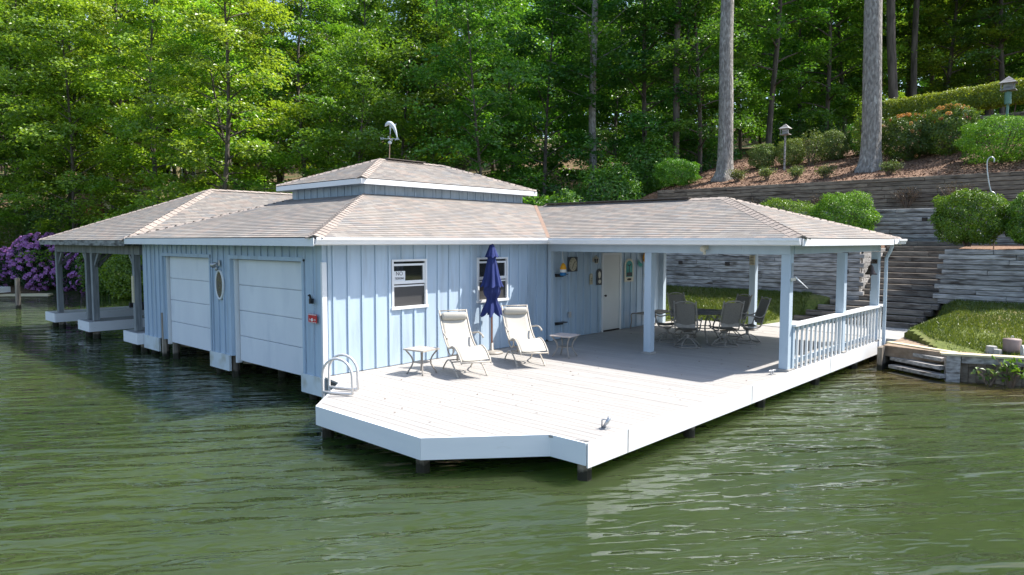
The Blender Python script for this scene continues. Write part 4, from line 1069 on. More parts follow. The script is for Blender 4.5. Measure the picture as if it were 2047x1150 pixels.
# bench by the door
bn = thing('bench', 'low metal patio bench with mesh seat against the blue wall right of the porch door', 'bench', (.42, 4.1, 0))
sling([(.16, 0, .42), (.36, 0, .41), (.60, 0, .42)], .001, .008, 'x', M['sling'], bn) if False else None
MB().box(.18, .62, 3.40, 4.62, .405, .42).build('seat', M['sling'], bn)
for yy in (3.38, 4.64):
    MB().tube(curve([(.14, yy, .0), (.17, yy, .22), (.16, yy, .38), (.24, yy, .425), (.40, yy, .425), (.56, yy, .42), (.66, yy, .36), (.66, yy, .2), (.70, yy, .0)], 5), .017, 8).build('leg_frame', M['frame_metal'], bn, smooth=True)
MB().tube([(.18, 3.38, .41), (.18, 4.64, .41)], .014, 8).tube([(.62, 3.38, .41), (.62, 4.64, .41)], .014, 8).build('seat_rail', M['frame_metal'], bn, smooth=True)

# ladder grab rails at the clipped deck corner
ld = thing('dock_ladder', 'pale aluminium dock ladder with two looped handrails at the left edge of the deck', 'ladder', (1.3, -6.6, 0))
dv = Vector((.50, .20, 0)); sv = Vector((-.25, .27, 0)); o0 = Vector((1.14, -6.74, 0))
for k in range(2):
    o = o0+sv*k
    P = [o+Vector((0, 0, -.95)), o+Vector((0, 0, .05))]+[o+dv*(.5-.5*math.cos(a))+Vector((0, 0, .30+.26*math.sin(a))) for a in [math.pi*i/12 for i in range(13)]]+[o+dv+Vector((0, 0, .03)), o+dv*.55+Vector((0, 0, .025)), o+Vector((0.01, 0, .025))]
    MB().tube(P, .021, 10).build('handrail', M['alu'], ld, smooth=True)
for z in (-.2, -.5, -.8): MB().bar(o0+Vector((0, 0, z)), o0+sv+Vector((0, 0, z)), .07, .03).build('rung', M['alu'], ld)
# cleats
def cleat(label, x, y, rz):
    t = thing('dock_cleat', label, 'cleat', (0, 0, 0), 0, 'metal fittings along the deck edge')
    MB().box(-.06, .06, -.035, .035, .001, .012).build('base_plate', M['metal'], t)
    MB().tube(curve([(-.10, 0, .07), (-.05, 0, .075), (0, 0, .07), (.05, 0, .075), (.10, 0, .07)], 4), .014, 8).tube([(-.03, 0, .01), (-.03, 0, .07)], .012, 8).tube([(.03, 0, .01), (.03, 0, .07)], .012, 8).build('horn', M['metal'], t, smooth=True)
    t.location = (x, y, 0); t.rotation_euler = (0, 0, rz); return t
cleat('small metal cleat on the deck edge at the foot of the porch corner post', 5.62, -.42, R(80))
rh = thing('rod_holder', 'tilted metal fishing rod holder near the front corner of the deck', 'rod holder', (5.55, -5.42, 0))
MB().box(5.48, 5.60, -5.47, -5.37, .001, .010).build('base_plate', M['metal'], rh)
MB().tube([(5.53, -5.42, .01), (5.60, -5.40, .15)], .025, 10).tube([(5.51, -5.44, .01), (5.51, -5.44, .11), (5.56, -5.42, .13)], .010, 6).build('tube', M['metal'], rh, smooth=True)

def debris():
    g = np.random.default_rng(4); n = 150
    P = np.stack([g.uniform(.3, 5.6, n), g.uniform(-7, 6, n), np.full(n, .007)], 1)
    P = P[(P[:, 1] > -6) | ((P[:, 0] > 2.0) & (P[:, 0] < 4.0))]; n = len(P)
    a = g.uniform(0, 6.28, n); l = g.uniform(.008, .028, n)
    d = np.stack([np.cos(a)*l, np.sin(a)*l, 0*l], 1); e = np.stack([-np.sin(a)*l*.45, np.cos(a)*l*.45, l*.3], 1)
    V_ = np.stack([P-d, P-e+[0, 0, .004], P+d, P+e], 1).reshape(-1, 3)
    tag(link('leaf_litter', np_mesh('leaf_litter', V_, np.arange(n*4).reshape(-1, 4), M['stem'])), 'tiny dry leaves and bits scattered over the deck boards', 'leaf litter', kind='stuff')
debris()
# ------------------------------------------------------------------ things on the walls
cl = thing('wall_clock', 'oval cream clock in a dark square frame on the shaded blue wall', 'clock', (.03, .95, 1.8))
MB().box(.025, .05, .76, 1.14, 1.62, 1.98).build('frame', M['clock_frame'], cl, bevel=.02)
dl = MB(); N = 32
dl.add([(.051, .95+.15*math.cos(2*math.pi*i/N), 1.80+.165*math.sin(2*math.pi*i/N)) for i in range(N)]+[(.060, .95+.145*math.cos(2*math.pi*i/N), 1.80+.16*math.sin(2*math.pi*i/N)) for i in range(N)], [tuple(range(N)), tuple(range(N, 2*N))]+[(i, (i+1) % N, N+(i+1) % N, N+i) for i in range(N)])
dl.build('dial', M['dial'], cl)
MB().bar((.063, .95, 1.80), (.063, 1.02, 1.87), .012, .004, (1, 0, 0)).bar((.063, .95, 1.80), (.063, .91, 1.70), .016, .004, (1, 0, 0)).build('hands', M['ink'], cl)
for h in range(12):
    a = math.pi/2-h*math.pi/6
    text_mesh('numeral', str(12 if h == 0 else h), .04, M['ink'], FX(.0615, .95+.115*math.cos(a), 1.80+.13*math.sin(a)), cl)
lt = thing('wall_lantern', 'white framed glass wall lantern beside the porch door', 'lantern', (.06, 1.82, 1.88))
MB().box(.025, .05, 1.78, 1.86, 1.84, 1.95).build('back_plate', M['cream'], lt)
MB().lathe([(.045, 0), (.06, .11), (.02, .15), (.006, .19)], (.12, 1.82, 1.82), 6).build('glass_cage', M['screen'], lt)
MB().lathe([(.075, 0), (.07, .012), (.03, .045), (.01, .07)], (.12, 1.82, 1.925), 6).lathe([(.04, 0), (.05, .02)], (.12, 1.82, 1.80), 6).build('cap', M['cream'], lt)
for k in range(6):
    a = k*math.pi/3; MB().tube([(.12+.046*math.cos(a), 1.82+.046*math.sin(a), 1.82), (.12+.066*math.cos(a), 1.82+.066*math.sin(a), 1.925)], .005, 5).build('bar', M['cream'], lt)
MB().tube(curve([(.04, 1.82, 1.93), (.08, 1.82, 2.0), (.12, 1.82, 1.99)], 4), .008, 6).build('bracket', M['cream'], lt)
by = thing('hanging_buoy', 'orange, white and blue lobster buoy hanging from the porch beam', 'buoy', (.26, .34, 1.75))
MB().lathe([(.018, .25), (.05, .21), (.075, .14), (.078, .10)], (.24, .33, 1.60), 16).build('orange_top', M['yellow'], by, smooth=True)
MB().lathe([(.078, .03), (.078, .0985)], (.24, .33, 1.60), 16).build('white_band', M['buoy_white'], by, smooth=True)
MB().lathe([(.06, -.05), (.077, -.035), (.078, .0285)], (.24, .33, 1.60), 16).build('blue_bottom', M['buoy_blue'], by, smooth=True)
MB().tube([(.24, .33, 1.84), (.22, .32, 2.12)], .005, 6).build('cord', M['buoy_white'], by)
for (z, lab) in ((1.56, 'upper thin black paddle hook shelf below the hanging buoy'), (.40, 'lower thin black paddle hook shelf near the floor of the blue wall')):
    s_ = thing('wall_rack', lab, 'rack', (.1, .45, z), group='black racks on the porch wall')
    MB().box(.025, .16, .28, .62, z, z+.022).build('arm', M['black'], s_, bevel=.004); MB().box(.024, .036, .30, .60, z-.05, z-.001).build('mount_plate', M['black'], s_)
ob = thing('outlet_box', 'grey weatherproof outlet box on the shaded blue wall', 'outlet box', (.05, .83, .57))
MB().box(.025, .07, .78, .88, .50, .64).build('cover', M['metal'], ob, bevel=.006); MB().box(.071, .078, .80, .86, .53, .61).build('lid', M['metal'], ob, bevel=.003)
# plaques
p1 = thing('wall_plaque', 'narrow arched cream plaque below the wall lantern', 'plaque', (.03, 1.72, 1.4))
def arch_poly(y0, y1, z0, z1, n=10):
    r = (y1-y0)/2; c = (y0+y1)/2; return [(y0, z0), (y1, z0)]+[(c+r*math.cos(math.pi*i/n), z1-r*.8+r*.8*math.sin(math.pi*i/n)) for i in range(n+1)]
def xprism(poly, x0, x1, name, mt, parent):
    n = len(poly); return MB().add([(x0, y, z) for y, z in poly]+[(x1, y, z) for y, z in poly], [tuple(range(n)), tuple(range(n, 2*n))]+[(i, (i+1) % n, n+(i+1) % n, n+i) for i in range(n)]).build(name, mt, parent)
xprism(arch_poly(1.66, 1.78, 1.27, 1.55), .026, .040, 'board', M['dial'], p1)
xprism([(1.70+.02*math.cos(a)+.02, 1.50+.02*math.sin(a)) for a in [i*math.pi/5 for i in range(10)]], .041, .045, 'ornament', M['cream'], p1)
MB().box(.041, .044, 1.69, 1.75, 1.41, 1.42).box(.041, .044, 1.68, 1.76, 1.37, 1.378).box(.041, .044, 1.69, 1.75, 1.33, 1.338).build('relief_lines', M['bronze'], p1)
p2 = thing('painted_plaque', 'dark rounded plaque with pale figure immediately left of the porch door', 'plaque', (.03, 2.08, 1.45))
xprism(arch_poly(1.96, 2.17, 1.24, 1.66), .026, .042, 'board', M['clock_frame'], p2)
xprism([(2.065+.055*math.cos(a), 1.50+.09*math.sin(a)) for a in [i*math.pi/8 for i in range(16)]], .043, .048, 'pale_figure', M['cream'], p2)
xprism([(2.075+.06*math.cos(a), 1.33+.05*math.sin(a)) for a in [i*math.pi/8 for i in range(16)]], .043, .048, 'pale_base', M['cream'], p2)
p3 = thing('arched_picture', 'white framed arched picture with a teal palm scene right of the porch door', 'picture', (.03, 3.42, 1.55))
xprism(arch_poly(3.22, 3.64, 1.27, 1.90), .026, .045, 'frame', M['cream'], p3)
xprism(arch_poly(3.28, 3.58, 1.40, 1.84), .046, .052, 'painting', M['teal'], p3)
MB().box(.0525, .055, 3.30, 3.56, 1.42, 1.52).bar((.054, 3.44, 1.5), (.054, 3.42, 1.70), .02, .004, (1, 0, 0)).bar((.054, 3.42, 1.70), (.054, 3.50, 1.74), .03, .004, (1, 0, 0)).bar((.054, 3.42, 1.70), (.054, 3.35, 1.73), .03, .004, (1, 0, 0)).build('palm_silhouette', M['clock_frame'], p3)
xprism([(3.43+.10*math.cos(a), 1.335+.03*math.sin(a)) for a in [i*math.pi/8 for i in range(16)]], .046, .054, 'lower_shell', M['bronze'], p3)
p4 = thing('fish_ornament', 'round yellow and brown wall ornament with teal leaf spray high beside the porch post', 'wall ornament', (.05, 4.1, 1.87))
MB().lathe([(.15, 0), (.15, .02), (.09, .06), (.02, .075)], (0, 0, 0), 18).build('disc', M['yellow'], p4, smooth=True)
p4.children[-1].location = (.026, 4.18, 1.92); p4.children[-1].rotation_euler = (0, R(90), 0); p4.children[-1].scale = (1, 1, 1)
MB().lathe([(.07, 0), (.07, .02), (.03, .035)], (0, 0, 0), 14).build('centre', M['bronze'], p4); p4.children[-1].location = (.085, 4.18, 1.92); p4.children[-1].rotation_euler = (0, R(90), 0)
lb_ = MB()
for k in range(9):
    a = R(150+k*22); lb_.add([(.04, 3.98, 1.78), (.05, 3.98+.1*math.cos(a)-.02*math.sin(a), 1.78+.1*math.sin(a)+.02*math.cos(a)), (.06, 3.98+.17*math.cos(a), 1.78+.17*math.sin(a)), (.05, 3.98+.1*math.cos(a)+.02*math.sin(a), 1.78+.1*math.sin(a)-.02*math.cos(a))], [(0, 1, 2, 3)])
lb_.build('leaf_spray', M['teal'], p4)
for (z, lb2) in ((1.42, 'upper small tan starfish on the wall near the bench'), (.98, 'lower small tan starfish on the wall just above the bench')):
    N = 10; xp = [(4.25+(.08 if i % 2 == 0 else .035)*math.cos(i*math.pi/5+1.57), z+(.08 if i % 2 == 0 else .035)*math.sin(i*math.pi/5+1.57)) for i in range(N)]
    tag(xprism(xp, .026, .045, 'starfish', M['new_wood'], None), lb2, 'starfish', 'starfish on the porch wall')
# signs on post and garage wall
s1 = tag(MB().box(2.61, 2.755, 5.235, 5.262, 1.74, 2.0).build('post_sign', M['dial']), 'small tan notice sign fixed high on the rear porch post', 'sign')
for k, (tx, sz) in enumerate((('PRIVATE', .042), ('DOCK', .05), ('NO TRESPASSING', .03))):
    text_mesh('lettering', tx, sz, M['ink'], FY(2.683, 5.233, 1.94-.075*k), s1, sx=.62)
rs1 = thing('red_sign', 'small red sign with white lettering on the garage wall by the corner', 'sign', (-.27, -6.04, 1.02))
MB().box(-.41, -.14, -6.052, -6.042, .93, 1.085).build('panel', M['red'], rs1); MB().box(-.405, -.145, -6.0545, -6.0525, 1.068, 1.08).box(-.405, -.145, -6.0545, -6.0525, .935, .942).build('border', M['white'], rs1)
text_mesh('lettering', 'Boat    Lift', .05, M['buoy_white'], FY(-.275, -6.0535, .985), rs1)
MB().lathe([(.012, 0), (.02, .02), (.014, .05), (.008, .06)], (-.275, -6.056, .955), 8).build('white_figure', M['buoy_white'], rs1)
wb = thing('wall_bracket', 'small black hose bib bracket on the garage wall above the red sign', 'bracket', (-.28, -6.05, 1.3))
MB().bar((-.36, -6.05, 1.42), (-.24, -6.08, 1.30), .03, .03).box(-.30, -.25, -6.10, -6.03, 1.27, 1.36).build('body', M['black'], wb)
MB().tube([(-.37, -6.05, 1.42), (-.33, -6.09, 1.41)], .012, 6).build('lever', M['black'], wb)
# floodlights
def flood(label, loc, rz, mtc):
    t = thing('floodlight', label, 'floodlight', (0, 0, 0), 0, 'twin security floodlights')
    MB().box(-.05, .05, -.03, -.001, -.06, .06).build('mount_plate', M[mtc], t, bevel=.004)
    MB().lathe([(.025, 0), (.03, .05), (.022, .09), (.012, .10)], (0, -.07, -.16), 10).build('motion_sensor', M[mtc], t, smooth=True)
    for s in (-1, 1):
        o = MB().lathe([(.02, 0), (.03, .02), (.055, .08), (.062, .12), (.05, .121)], (0, 0, 0), 14).build('lamp_head', M[mtc], t, smooth=True)
        o.location = (s*.06, -.06, .0); o.rotation_euler = (R(115), 0, R(-s*40))
        MB().tube([(s*.02, -.03, 0), (s*.06, -.06, 0)], .012, 6).build('arm', M[mtc], t)
    t.location = loc; t.rotation_euler = (0, 0, rz); return t
flood('cream twin floodlight under the porch gutter', (4.08, -.003, 2.27), 0, 'cream')
flood('silver twin floodlight above the oval window between the garage doors', (-3.92, -6.026, 1.90), R(-20), 'metal')
# things on the porch corner post
th_ = thing('post_thermometer', 'metal bracket holding a white pointed pennant on the porch corner post', 'bracket', (5.745, .1, 1.9))
MB().box(5.728, 5.745, .06, .10, 1.72, 1.98).build('strip', M['metal'], th_)
MB().box(5.728, 5.78, .03, .14, 1.66, 1.71).build('shelf', M['cream'], th_)
MB().add([(5.78, .10, 1.74), (5.98, .18, 1.53), (5.80, .11, 1.69), (5.79, .12, 1.735), (5.985, .19, 1.525), (5.81, .13, 1.685)], [(0, 1, 2), (3, 5, 4), (0, 3, 4, 1), (1, 4, 5, 2), (2, 5, 3, 0)]).build('pennant', M['white'], th_)
bl = thing('hanging_bell', 'dark bronze bell with pull cord hanging on the far porch post', 'bell', (5.7, 5.05, 1.7))
MB().lathe([(.13, 0), (.125, .015), (.09, .06), (.065, .13), (.055, .19), (.03, .22), (.008, .225)], (5.66, 5.0, 1.60), 20).build('bell_body', M['bronze'], bl, smooth=True)
MB().tube([(5.66, 5.0, 1.82), (5.66, 5.0, 1.90), (5.66, 5.26, 1.90)], .014, 8).box(5.60, 5.72, 5.25, 5.27, 1.85, 1.95).build('hanger', M['bronze'], bl)
MB().tube([(5.66, 5.0, 1.62), (5.66, 5.0, 1.56)], .018, 8).tube([(5.66, 5.0, 1.57), (5.67, 5.0, 1.22)], .006, 5).build('clapper_cord', M['bronze'], bl)
# weathervane
wv_ = thing('weathervane', 'pale leaping dolphin weathervane on a rusty rod on top of the cupola', 'weathervane', (-4.71, -.98, 4.5))
bx, byy, bz = -4.71, -.98, 4.50
MB().tube([(bx, byy, bz), (bx, byy+.03, bz+.55), (bx, byy+.04, bz+.72)], .013, 8).build('rod', M['rust'], wv_)
MB().lathe([(.01, -.05), (.045, -.025), (.055, 0), (.045, .025), (.01, .05)], (bx, byy+.03, bz+.50), 12).build('ball', M['verdigris'], wv_, smooth=True)
rt = Vector((math.sin(YAW), -math.cos(YAW), 0)).normalized()
rt = Vector((.73, .68, 0)); fw = Vector((-.68, .73, 0))
c0 = Vector((bx, byy+.03, bz+.60))
for d, ltr in ((rt, 'E'), (-rt, 'W'), (fw, 'N'), (-fw, 'S')):
    MB().tube([c0, c0+d*.17], .007, 6).build('direction_arm', M['verdigris'], wv_)
    ax = d.normalized(); Mx = Matrix(((rt.x, 0, -rt.y, 0), (rt.y, 0, rt.x, 0), (0, 1, 0, 0), (0, 0, 0, 1)))
    text_mesh('direction_letter', ltr, .10, M['verdigris'], Matrix.Translation(c0+d*.21) @ Mx, wv_, ext=.006)
dp = [(-.13, .93), (-.10, .97), (-.05, 1.01), (.02, 1.0), (.09, .93), (.14, .82), (.17, .72), (.19, .62)]
dr_ = [.012, .036, .052, .060, .052, .036, .022, .012]
cb = Vector((bx, byy+.04, bz))
PT = curve([cb+rt*a+Vector((0, 0, b)) for a, b in dp], 4); rad = np.interp(np.linspace(0, 7, len(PT)), range(8), dr_)
MB().tube(PT, list(rad), 10).build('dolphin_body', M['verdigris'], wv_, smooth=True)
fin = MB()
def fin3(a, b, c, th=.008):
    A_, B_, C_ = [cb+rt*p[0]+Vector((0, 0, p[1])) for p in (a, b, c)]; k = fw*th
    fin.add([A_-k, B_-k, C_-k, A_+k, B_+k, C_+k], [(0, 1, 2), (3, 5, 4), (0, 3, 4, 1), (1, 4, 5, 2), (2, 5, 3, 0)])
fin3((.06, .98), (.17, 1.0), (.13, .88)); fin3((-.02, .94), (.0, .80), (.05, .92)); fin3((.185, .64), (.12, .55), (.20, .60)); fin3((.185, .64), (.27, .57), (.20, .60))
fin.build('fins', M['verdigris'], wv_)
MB().tube([cb+Vector((0, 0, .70)), cb+rt*.02+Vector((0, 0, .93))], .009, 6).build('support', M['verdigris'], wv_)

# ------------------------------------------------------------------ shoreline objects
tag(MB().lathe([(.10, -2), (.10, -.5), (.095, .78), (.0, .79)], (-24.6, -5.3, 0), 8).build('mooring_pile', M['pile']), 'lone wooden mooring pile standing in the water at the far left', 'piling')
fd = thing('floating_dock', 'low white edged floating dock at the left edge beyond the mooring pile', 'dock', (-33.4, -6.4, -.3))
MB().prism([(-36.2, -9.4), (-33.4, -6.4), (-31.9, -5.0), (-32.8, -3.9), (-37.2, -8.4)], -.30, -.02).build('dock_deck', M['white'], fd)
MB().bar((-32.6, -4.6, -.42), (-30.9, -2.6, -.40), .5, .10).bar((-31.5, -3.8, -.40), (-29.9, -2.9, -.36), .12, .12).build('driftwood_ramp', M['new_wood'], fd)
dm = thing('drum', 'weathered brown round drum with a small metal lifting eye behind the bulkhead cap', 'drum', (8.42, 5.0, .05))
MB().lathe([(.165, 0), (.16, .12), (.165, .3), (.16, .315), (.02, .335)], (8.42, 5.0, .04), 22).build('body', M['barrel'], dm, smooth=True)
MB().tube([(8.42+.02*math.cos(a), 5.0, .395+.025*math.sin(a)) for a in [2*math.pi*i/12 for i in range(12)]], .006, 6, closed=True).build('lifting_eye', M['metal'], dm)
for i, (x, y, w, h, lb3) in enumerate(((8.10, 4.78, .11, .16, 'pale concrete block lying left of the brown drum'), (8.21, 4.72, .09, .11, 'smaller greenish concrete block leaning against the brown drum'))):
    o = MB().lathe([(w, 0), (w*.92, h)], (x, y, .04), 6).build('concrete_block', M['concrete'], bevel=.01); tag(o, lb3, 'concrete block', 'concrete blocks by the bulkhead')
wp = MB().lathe([(.12, 0), (.12, .2), (.10, .2), (.10, 0)], (0, 0, 0), 18).build('white_pipe', M['white']); wp.location = (8.62, 4.72, .16); wp.rotation_euler = (0, R(90), R(20)); tag(wp, 'short piece of fat white pipe right of the brown drum at the picture edge', 'pipe')
sh_ = thing('shepherd_hook', 'grey metal shepherd hook standing between the two clipped shrubs at the right', 'plant hook', (7.1, 10.9, 2.2))
MB().tube(curve([(7.15, 10.9, 2.1), (7.15, 10.9, 3.55), (7.02, 10.88, 3.80), (6.93, 10.86, 4.30), (6.92, 10.86, 4.62), (7.0, 10.87, 4.72), (7.07, 10.88, 4.66), (7.07, 10.88, 4.56)], 6), .017, 8).build('hook_rod', M['metal'], sh_, smooth=True)
def feeder(label, x, y, h, post_mt, tiers, w=.20, baffle=False):
    z = gz(x, y); t = thing('bird_feeder', label, 'bird feeder', (x, y, z), group='bird feeders on posts')
    MB().tube([(x, y, z-.2), (x, y, z+h)], .045, 8).build('post', M[post_mt], t)
    MB().box(x-w, x+w, y-w*.8, y+w*.8, z+h, z+h+.03).build('tray', M['timber'], t)
    MB().box(x-w*.6, x+w*.6, y-w*.45, y+w*.45, z+h+.03, z+h+.26).build('feeder_body', M['timber'], t)
    for s in (-1, 1): MB().box(x+s*w*.85-.015, x+s*w*.85+.015, y-w*.7, y-w*.6, z+h+.03, z+h+.26).build('corner_post', M['timber'], t)
    r0 = [(x-w*1.15, y-w, z+h+.26), (x+w*1.15, y-w, z+h+.26), (x+w*1.15, y+w, z+h+.26), (x-w*1.15, y+w, z+h+.26)]; ap = (x, y, z+h+.26+w*1.1)
    MB().add(r0+[ap], [(0, 1, 4), (1, 2, 4), (2, 3, 4), (3, 0, 4), (3, 2, 1, 0)]).build('roof', M['timber'], t)
    if baffle: MB().lathe([(.11, 0), (.11, .42), (.03, .44)], (x, y, z+h-.48), 14).build('squirrel_baffle', M['green_metal'], t)
    return t
feeder('weathered house shaped bird feeder on a slim grey post between the big trunks', -1.75, 18.3, 1.55, 'timber', 1)
feeder('large wooden bird feeder with green baffle on a pole at far right', 6.25, 18.5, 2.0, 'green_metal', 1, .24, True)
# upper stone garden wall and toys by the hedge
gwl = thing('garden_wall', 'low brown stacked block garden wall under the long yellow green hedge', 'garden wall', (8, 20, 6.6))
for k in range(5):
    x = 4.9+rw.uniform(0, .3)+.10*(k % 2)
    while x < 12.5:
        w = rw.uniform(.32, .55); z = 6.55+k*.145; x2 = x+w
        timber(gwl, x, x2-.012, 20.0+rw.uniform(-.02, .02)+k*.02, 20.3, z, z+.135, 'timber_brown', 'stone'); x = x2
TY = thing('toy', 'pink and blue plastic garden toy at the left end of the block garden wall', 'toy', (4.7, 20, 6.9))
MB().lathe([(.14, 0), (.17, .1), (.12, .22), (.03, .25)], (4.75, 19.8, 7.05), 12).build('pink_body', M['pink'], TY, smooth=True); MB().lathe([(.09, 0), (.1, .1), (.05, .2)], (4.72, 19.85, 7.30), 10).build('blue_top', M['toy_b'], TY, smooth=True)
TY = thing('toy', 'orange and yellow plastic play slide standing above the garden wall', 'toy', (6.9, 21, 7.4))
MB().bar((6.55, 20.7, 7.55), (6.95, 20.9, 8.1), .35, .06).box(6.9, 7.2, 20.8, 21.1, 7.3, 8.05).build('slide', M['toy_y'], TY, bevel=.02); MB().box(6.88, 6.93, 20.75, 21.15, 8.05, 8.3).box(7.18, 7.23, 20.75, 21.15, 8.05, 8.3).build('side_panel', M['pink'], TY)

# ------------------------------------------------------------------ vegetation
def leaf_verts(Cn, Nn, l, w, g):
    n = len(Cn)
    r = g.normal(size=(n, 3)); a = np.cross(Nn, r); a /= np.linalg.norm(a, axis=1, keepdims=True)+1e-9; b = np.cross(Nn, a)
    l = np.broadcast_to(l, (n,))[:, None]; w = np.broadcast_to(w, (n,))[:, None]
    base = Cn-a*l/2; tip = Cn+a*l/2-Nn*l*.12; lf = Cn+b*w/2+Nn*w*.18; rt = Cn-b*w/2+Nn*w*.18
    V = np.stack([base, lf, tip, rt], 1).reshape(-1, 3)
    k = np.arange(n)[:, None]*4
    T = np.concatenate([k+np.array([0, 2, 1]), k+np.array([0, 3, 2])], 1).reshape(-1, 3)
    return V, T
def unit(v): return v/(np.linalg.norm(v, axis=-1, keepdims=True)+1e-9)

def make_tree_meshes(seed, H=16., cb=2.5, Rc=4.0, r0=.20, limbs=30, per=46, leaf=.17, top=1.0, dens=1.0):
    g = np.random.default_rng(seed); rd = random.Random(seed)
    b = MB()
    lean = g.normal(0, .35, 2); ph = g.uniform(0, 6, 2)
    def axis(h): return Vector((lean[0]*h/H*2+.22*math.sin(h*.35+ph[0]), lean[1]*h/H*2+.22*math.sin(h*.3+ph[1]), h))
    off = axis(0); pts = [axis(h)-Vector((off.x, off.y, 0)) for h in np.linspace(-.6, H*.93, 14)]
    b.tube(pts, [r0*(1.25 if i == 0 else 1.0)*(1-.86*(i/13)) for i in range(14)], 8)
    cen = []; nor = []; tint = []
    for i in range(limbs):
        f = (i+.5)/limbs; h = cb+(H*.97-cb)*f**.92
        prof = (math.sin(math.pi*min(1, .22+.80*f))**.7)
        Lb = Rc*prof*rd.uniform(.65, 1.15); Lb = max(Lb, .7)
        az = i*2.399+rd.uniform(-.5, .5); up = rd.uniform(.15, .6)+.6*f
        p0 = axis(h)-Vector((off.x, off.y, 0)); d = Vector((math.cos(az), math.sin(az), up)).normalized()
        side = Vector((-math.sin(az), math.cos(az), 0)); wig = rd.uniform(-.25, .25)
        P = [p0+d*Lb*t+side*wig*Lb*t*t-Vector((0, 0, .22*Lb*t*t)) for t in (0, .25, .5, .75, 1)]
        rb = r0*(.30*(1-f)+.10); b.tube(P, [rb, rb*.7, rb*.45, rb*.28, rb*.1], 5, cap=False)
        ns = max(3, int(Lb*2.6*dens))
        for s in range(ns):
            t = rd.uniform(.3, 1.0)**.8; k = min(3, int(t*4)); q = P[k].lerp(P[k+1], t*4-k)
            sp = side*rd.uniform(-1, 1)*(.25+.32*Lb*t*.6)+Vector((0, 0, rd.uniform(-.25, .3)))
            c = q+sp
            if s % 3 == 0: b.tube([q, q.lerp(c, .5)+Vector((0, 0, .05)), c], [rb*.22, rb*.15, .006], 4, cap=False)
            n = int(per*rd.uniform(.6, 1.35)); rs = rd.uniform(.38, .72)
            dd2 = g.normal(size=(n, 3))*np.array([rs*.62, rs*.62, rs*.17])
            out2 = np.array([math.cos(az), math.sin(az), 0]); dd2[:, 2] -= .22*(dd2@out2)+.18*(dd2[:, 0]**2+dd2[:, 1]**2)/rs
            cen.append(np.array(c)+dd2); nn = g.normal(size=(n, 3))*.42+np.array([out2[0]*.35, out2[1]*.35, 1.0]); nor.append(unit(nn))
            tint.append(np.clip(rd.uniform(.1, .9)+g.normal(0, .16, n), 0, 1))
    # leafy top
    for s in range(14):
        c = np.array(axis(H*.93)-Vector((off.x, off.y, 0)))+g.normal(size=3)*np.array([.8, .8, .7]); n = per
        cen.append(c+g.normal(size=(n, 3))*np.array([.35, .35, .15])); nor.append(unit(g.normal(size=(n, 3))*.5+np.array([0, 0, 1.]))); tint.append(np.clip(rd.uniform(.2, .9)+g.normal(0, .15, n), 0, 1))
    Cn = np.concatenate(cen); Nn = np.concatenate(nor); T0 = np.concatenate(tint)
    lv, lt = leaf_verts(Cn, Nn, g.uniform(.75, 1.25, len(Cn))*leaf, g.uniform(.7, 1.1, len(Cn))*leaf*.75, g)
    tm = bpy.data.meshes.new('trunk'); tm.from_pydata(b.v, [], b.f); tm.materials.append(M['bark2']); tm.polygons.foreach_set('use_smooth', [True]*len(tm.polygons)); tm.update()
    cm2 = np_mesh('crown', lv, lt, LM['mid'], np.repeat(T0, 4))
    return tm, cm2
VAR = [make_tree_meshes(11, 17, .9, 4.5, .15, 44, 56, .19),
       make_tree_meshes(12, 19, 1.8, 4.2, .17, 44, 56, .195),
       make_tree_meshes(13, 15, .5, 4.8, .13, 42, 56, .185),
       make_tree_meshes(14, 20, 4.0, 4.5, .19, 42, 54, .20),
       make_tree_meshes(15, 13, .7, 3.5, .10, 38, 50, .175)]
def set_mat(o, m):
    if not o.data.materials: return
    o.material_slots[0].link = 'OBJECT'; o.material_slots[0].material = m
def at(px, depth):
    """ground point at a bearing (column of the photograph) and distance ahead of the camera"""
    k = (px-1023.5)/FPX
    p = CAM+Vector((-.7325*depth*0, 0, 0)); fx, fy = math.cos(YAW), math.sin(YAW)
    return CAM.x+depth*(fx+k*fy), CAM.y+depth*(fy-k*fx)
def tree(label, x, y, var, scale, lm, rz=None, group='leafy trees on the wooded bank', sz=1.0, bark=None, kind_label=True):
    z = gz(x, y); t = thing('broadleaf_tree', label, 'tree', (0, 0, 0), 0, group)
    tm, cm2 = VAR[var]
    a = bpy.data.objects.new('trunk', tm); b = bpy.data.objects.new('crown', cm2)
    for o in (a, b): COL.objects.link(o); o.parent = t
    set_mat(b, LM[lm])
    if bark: set_mat(a, M[bark])
    t.location = (x, y, z-.1); t.rotation_euler = (0, 0, random.uniform(0, 6.28) if rz is None else rz); t.scale = (scale, scale, scale*sz)
    return t
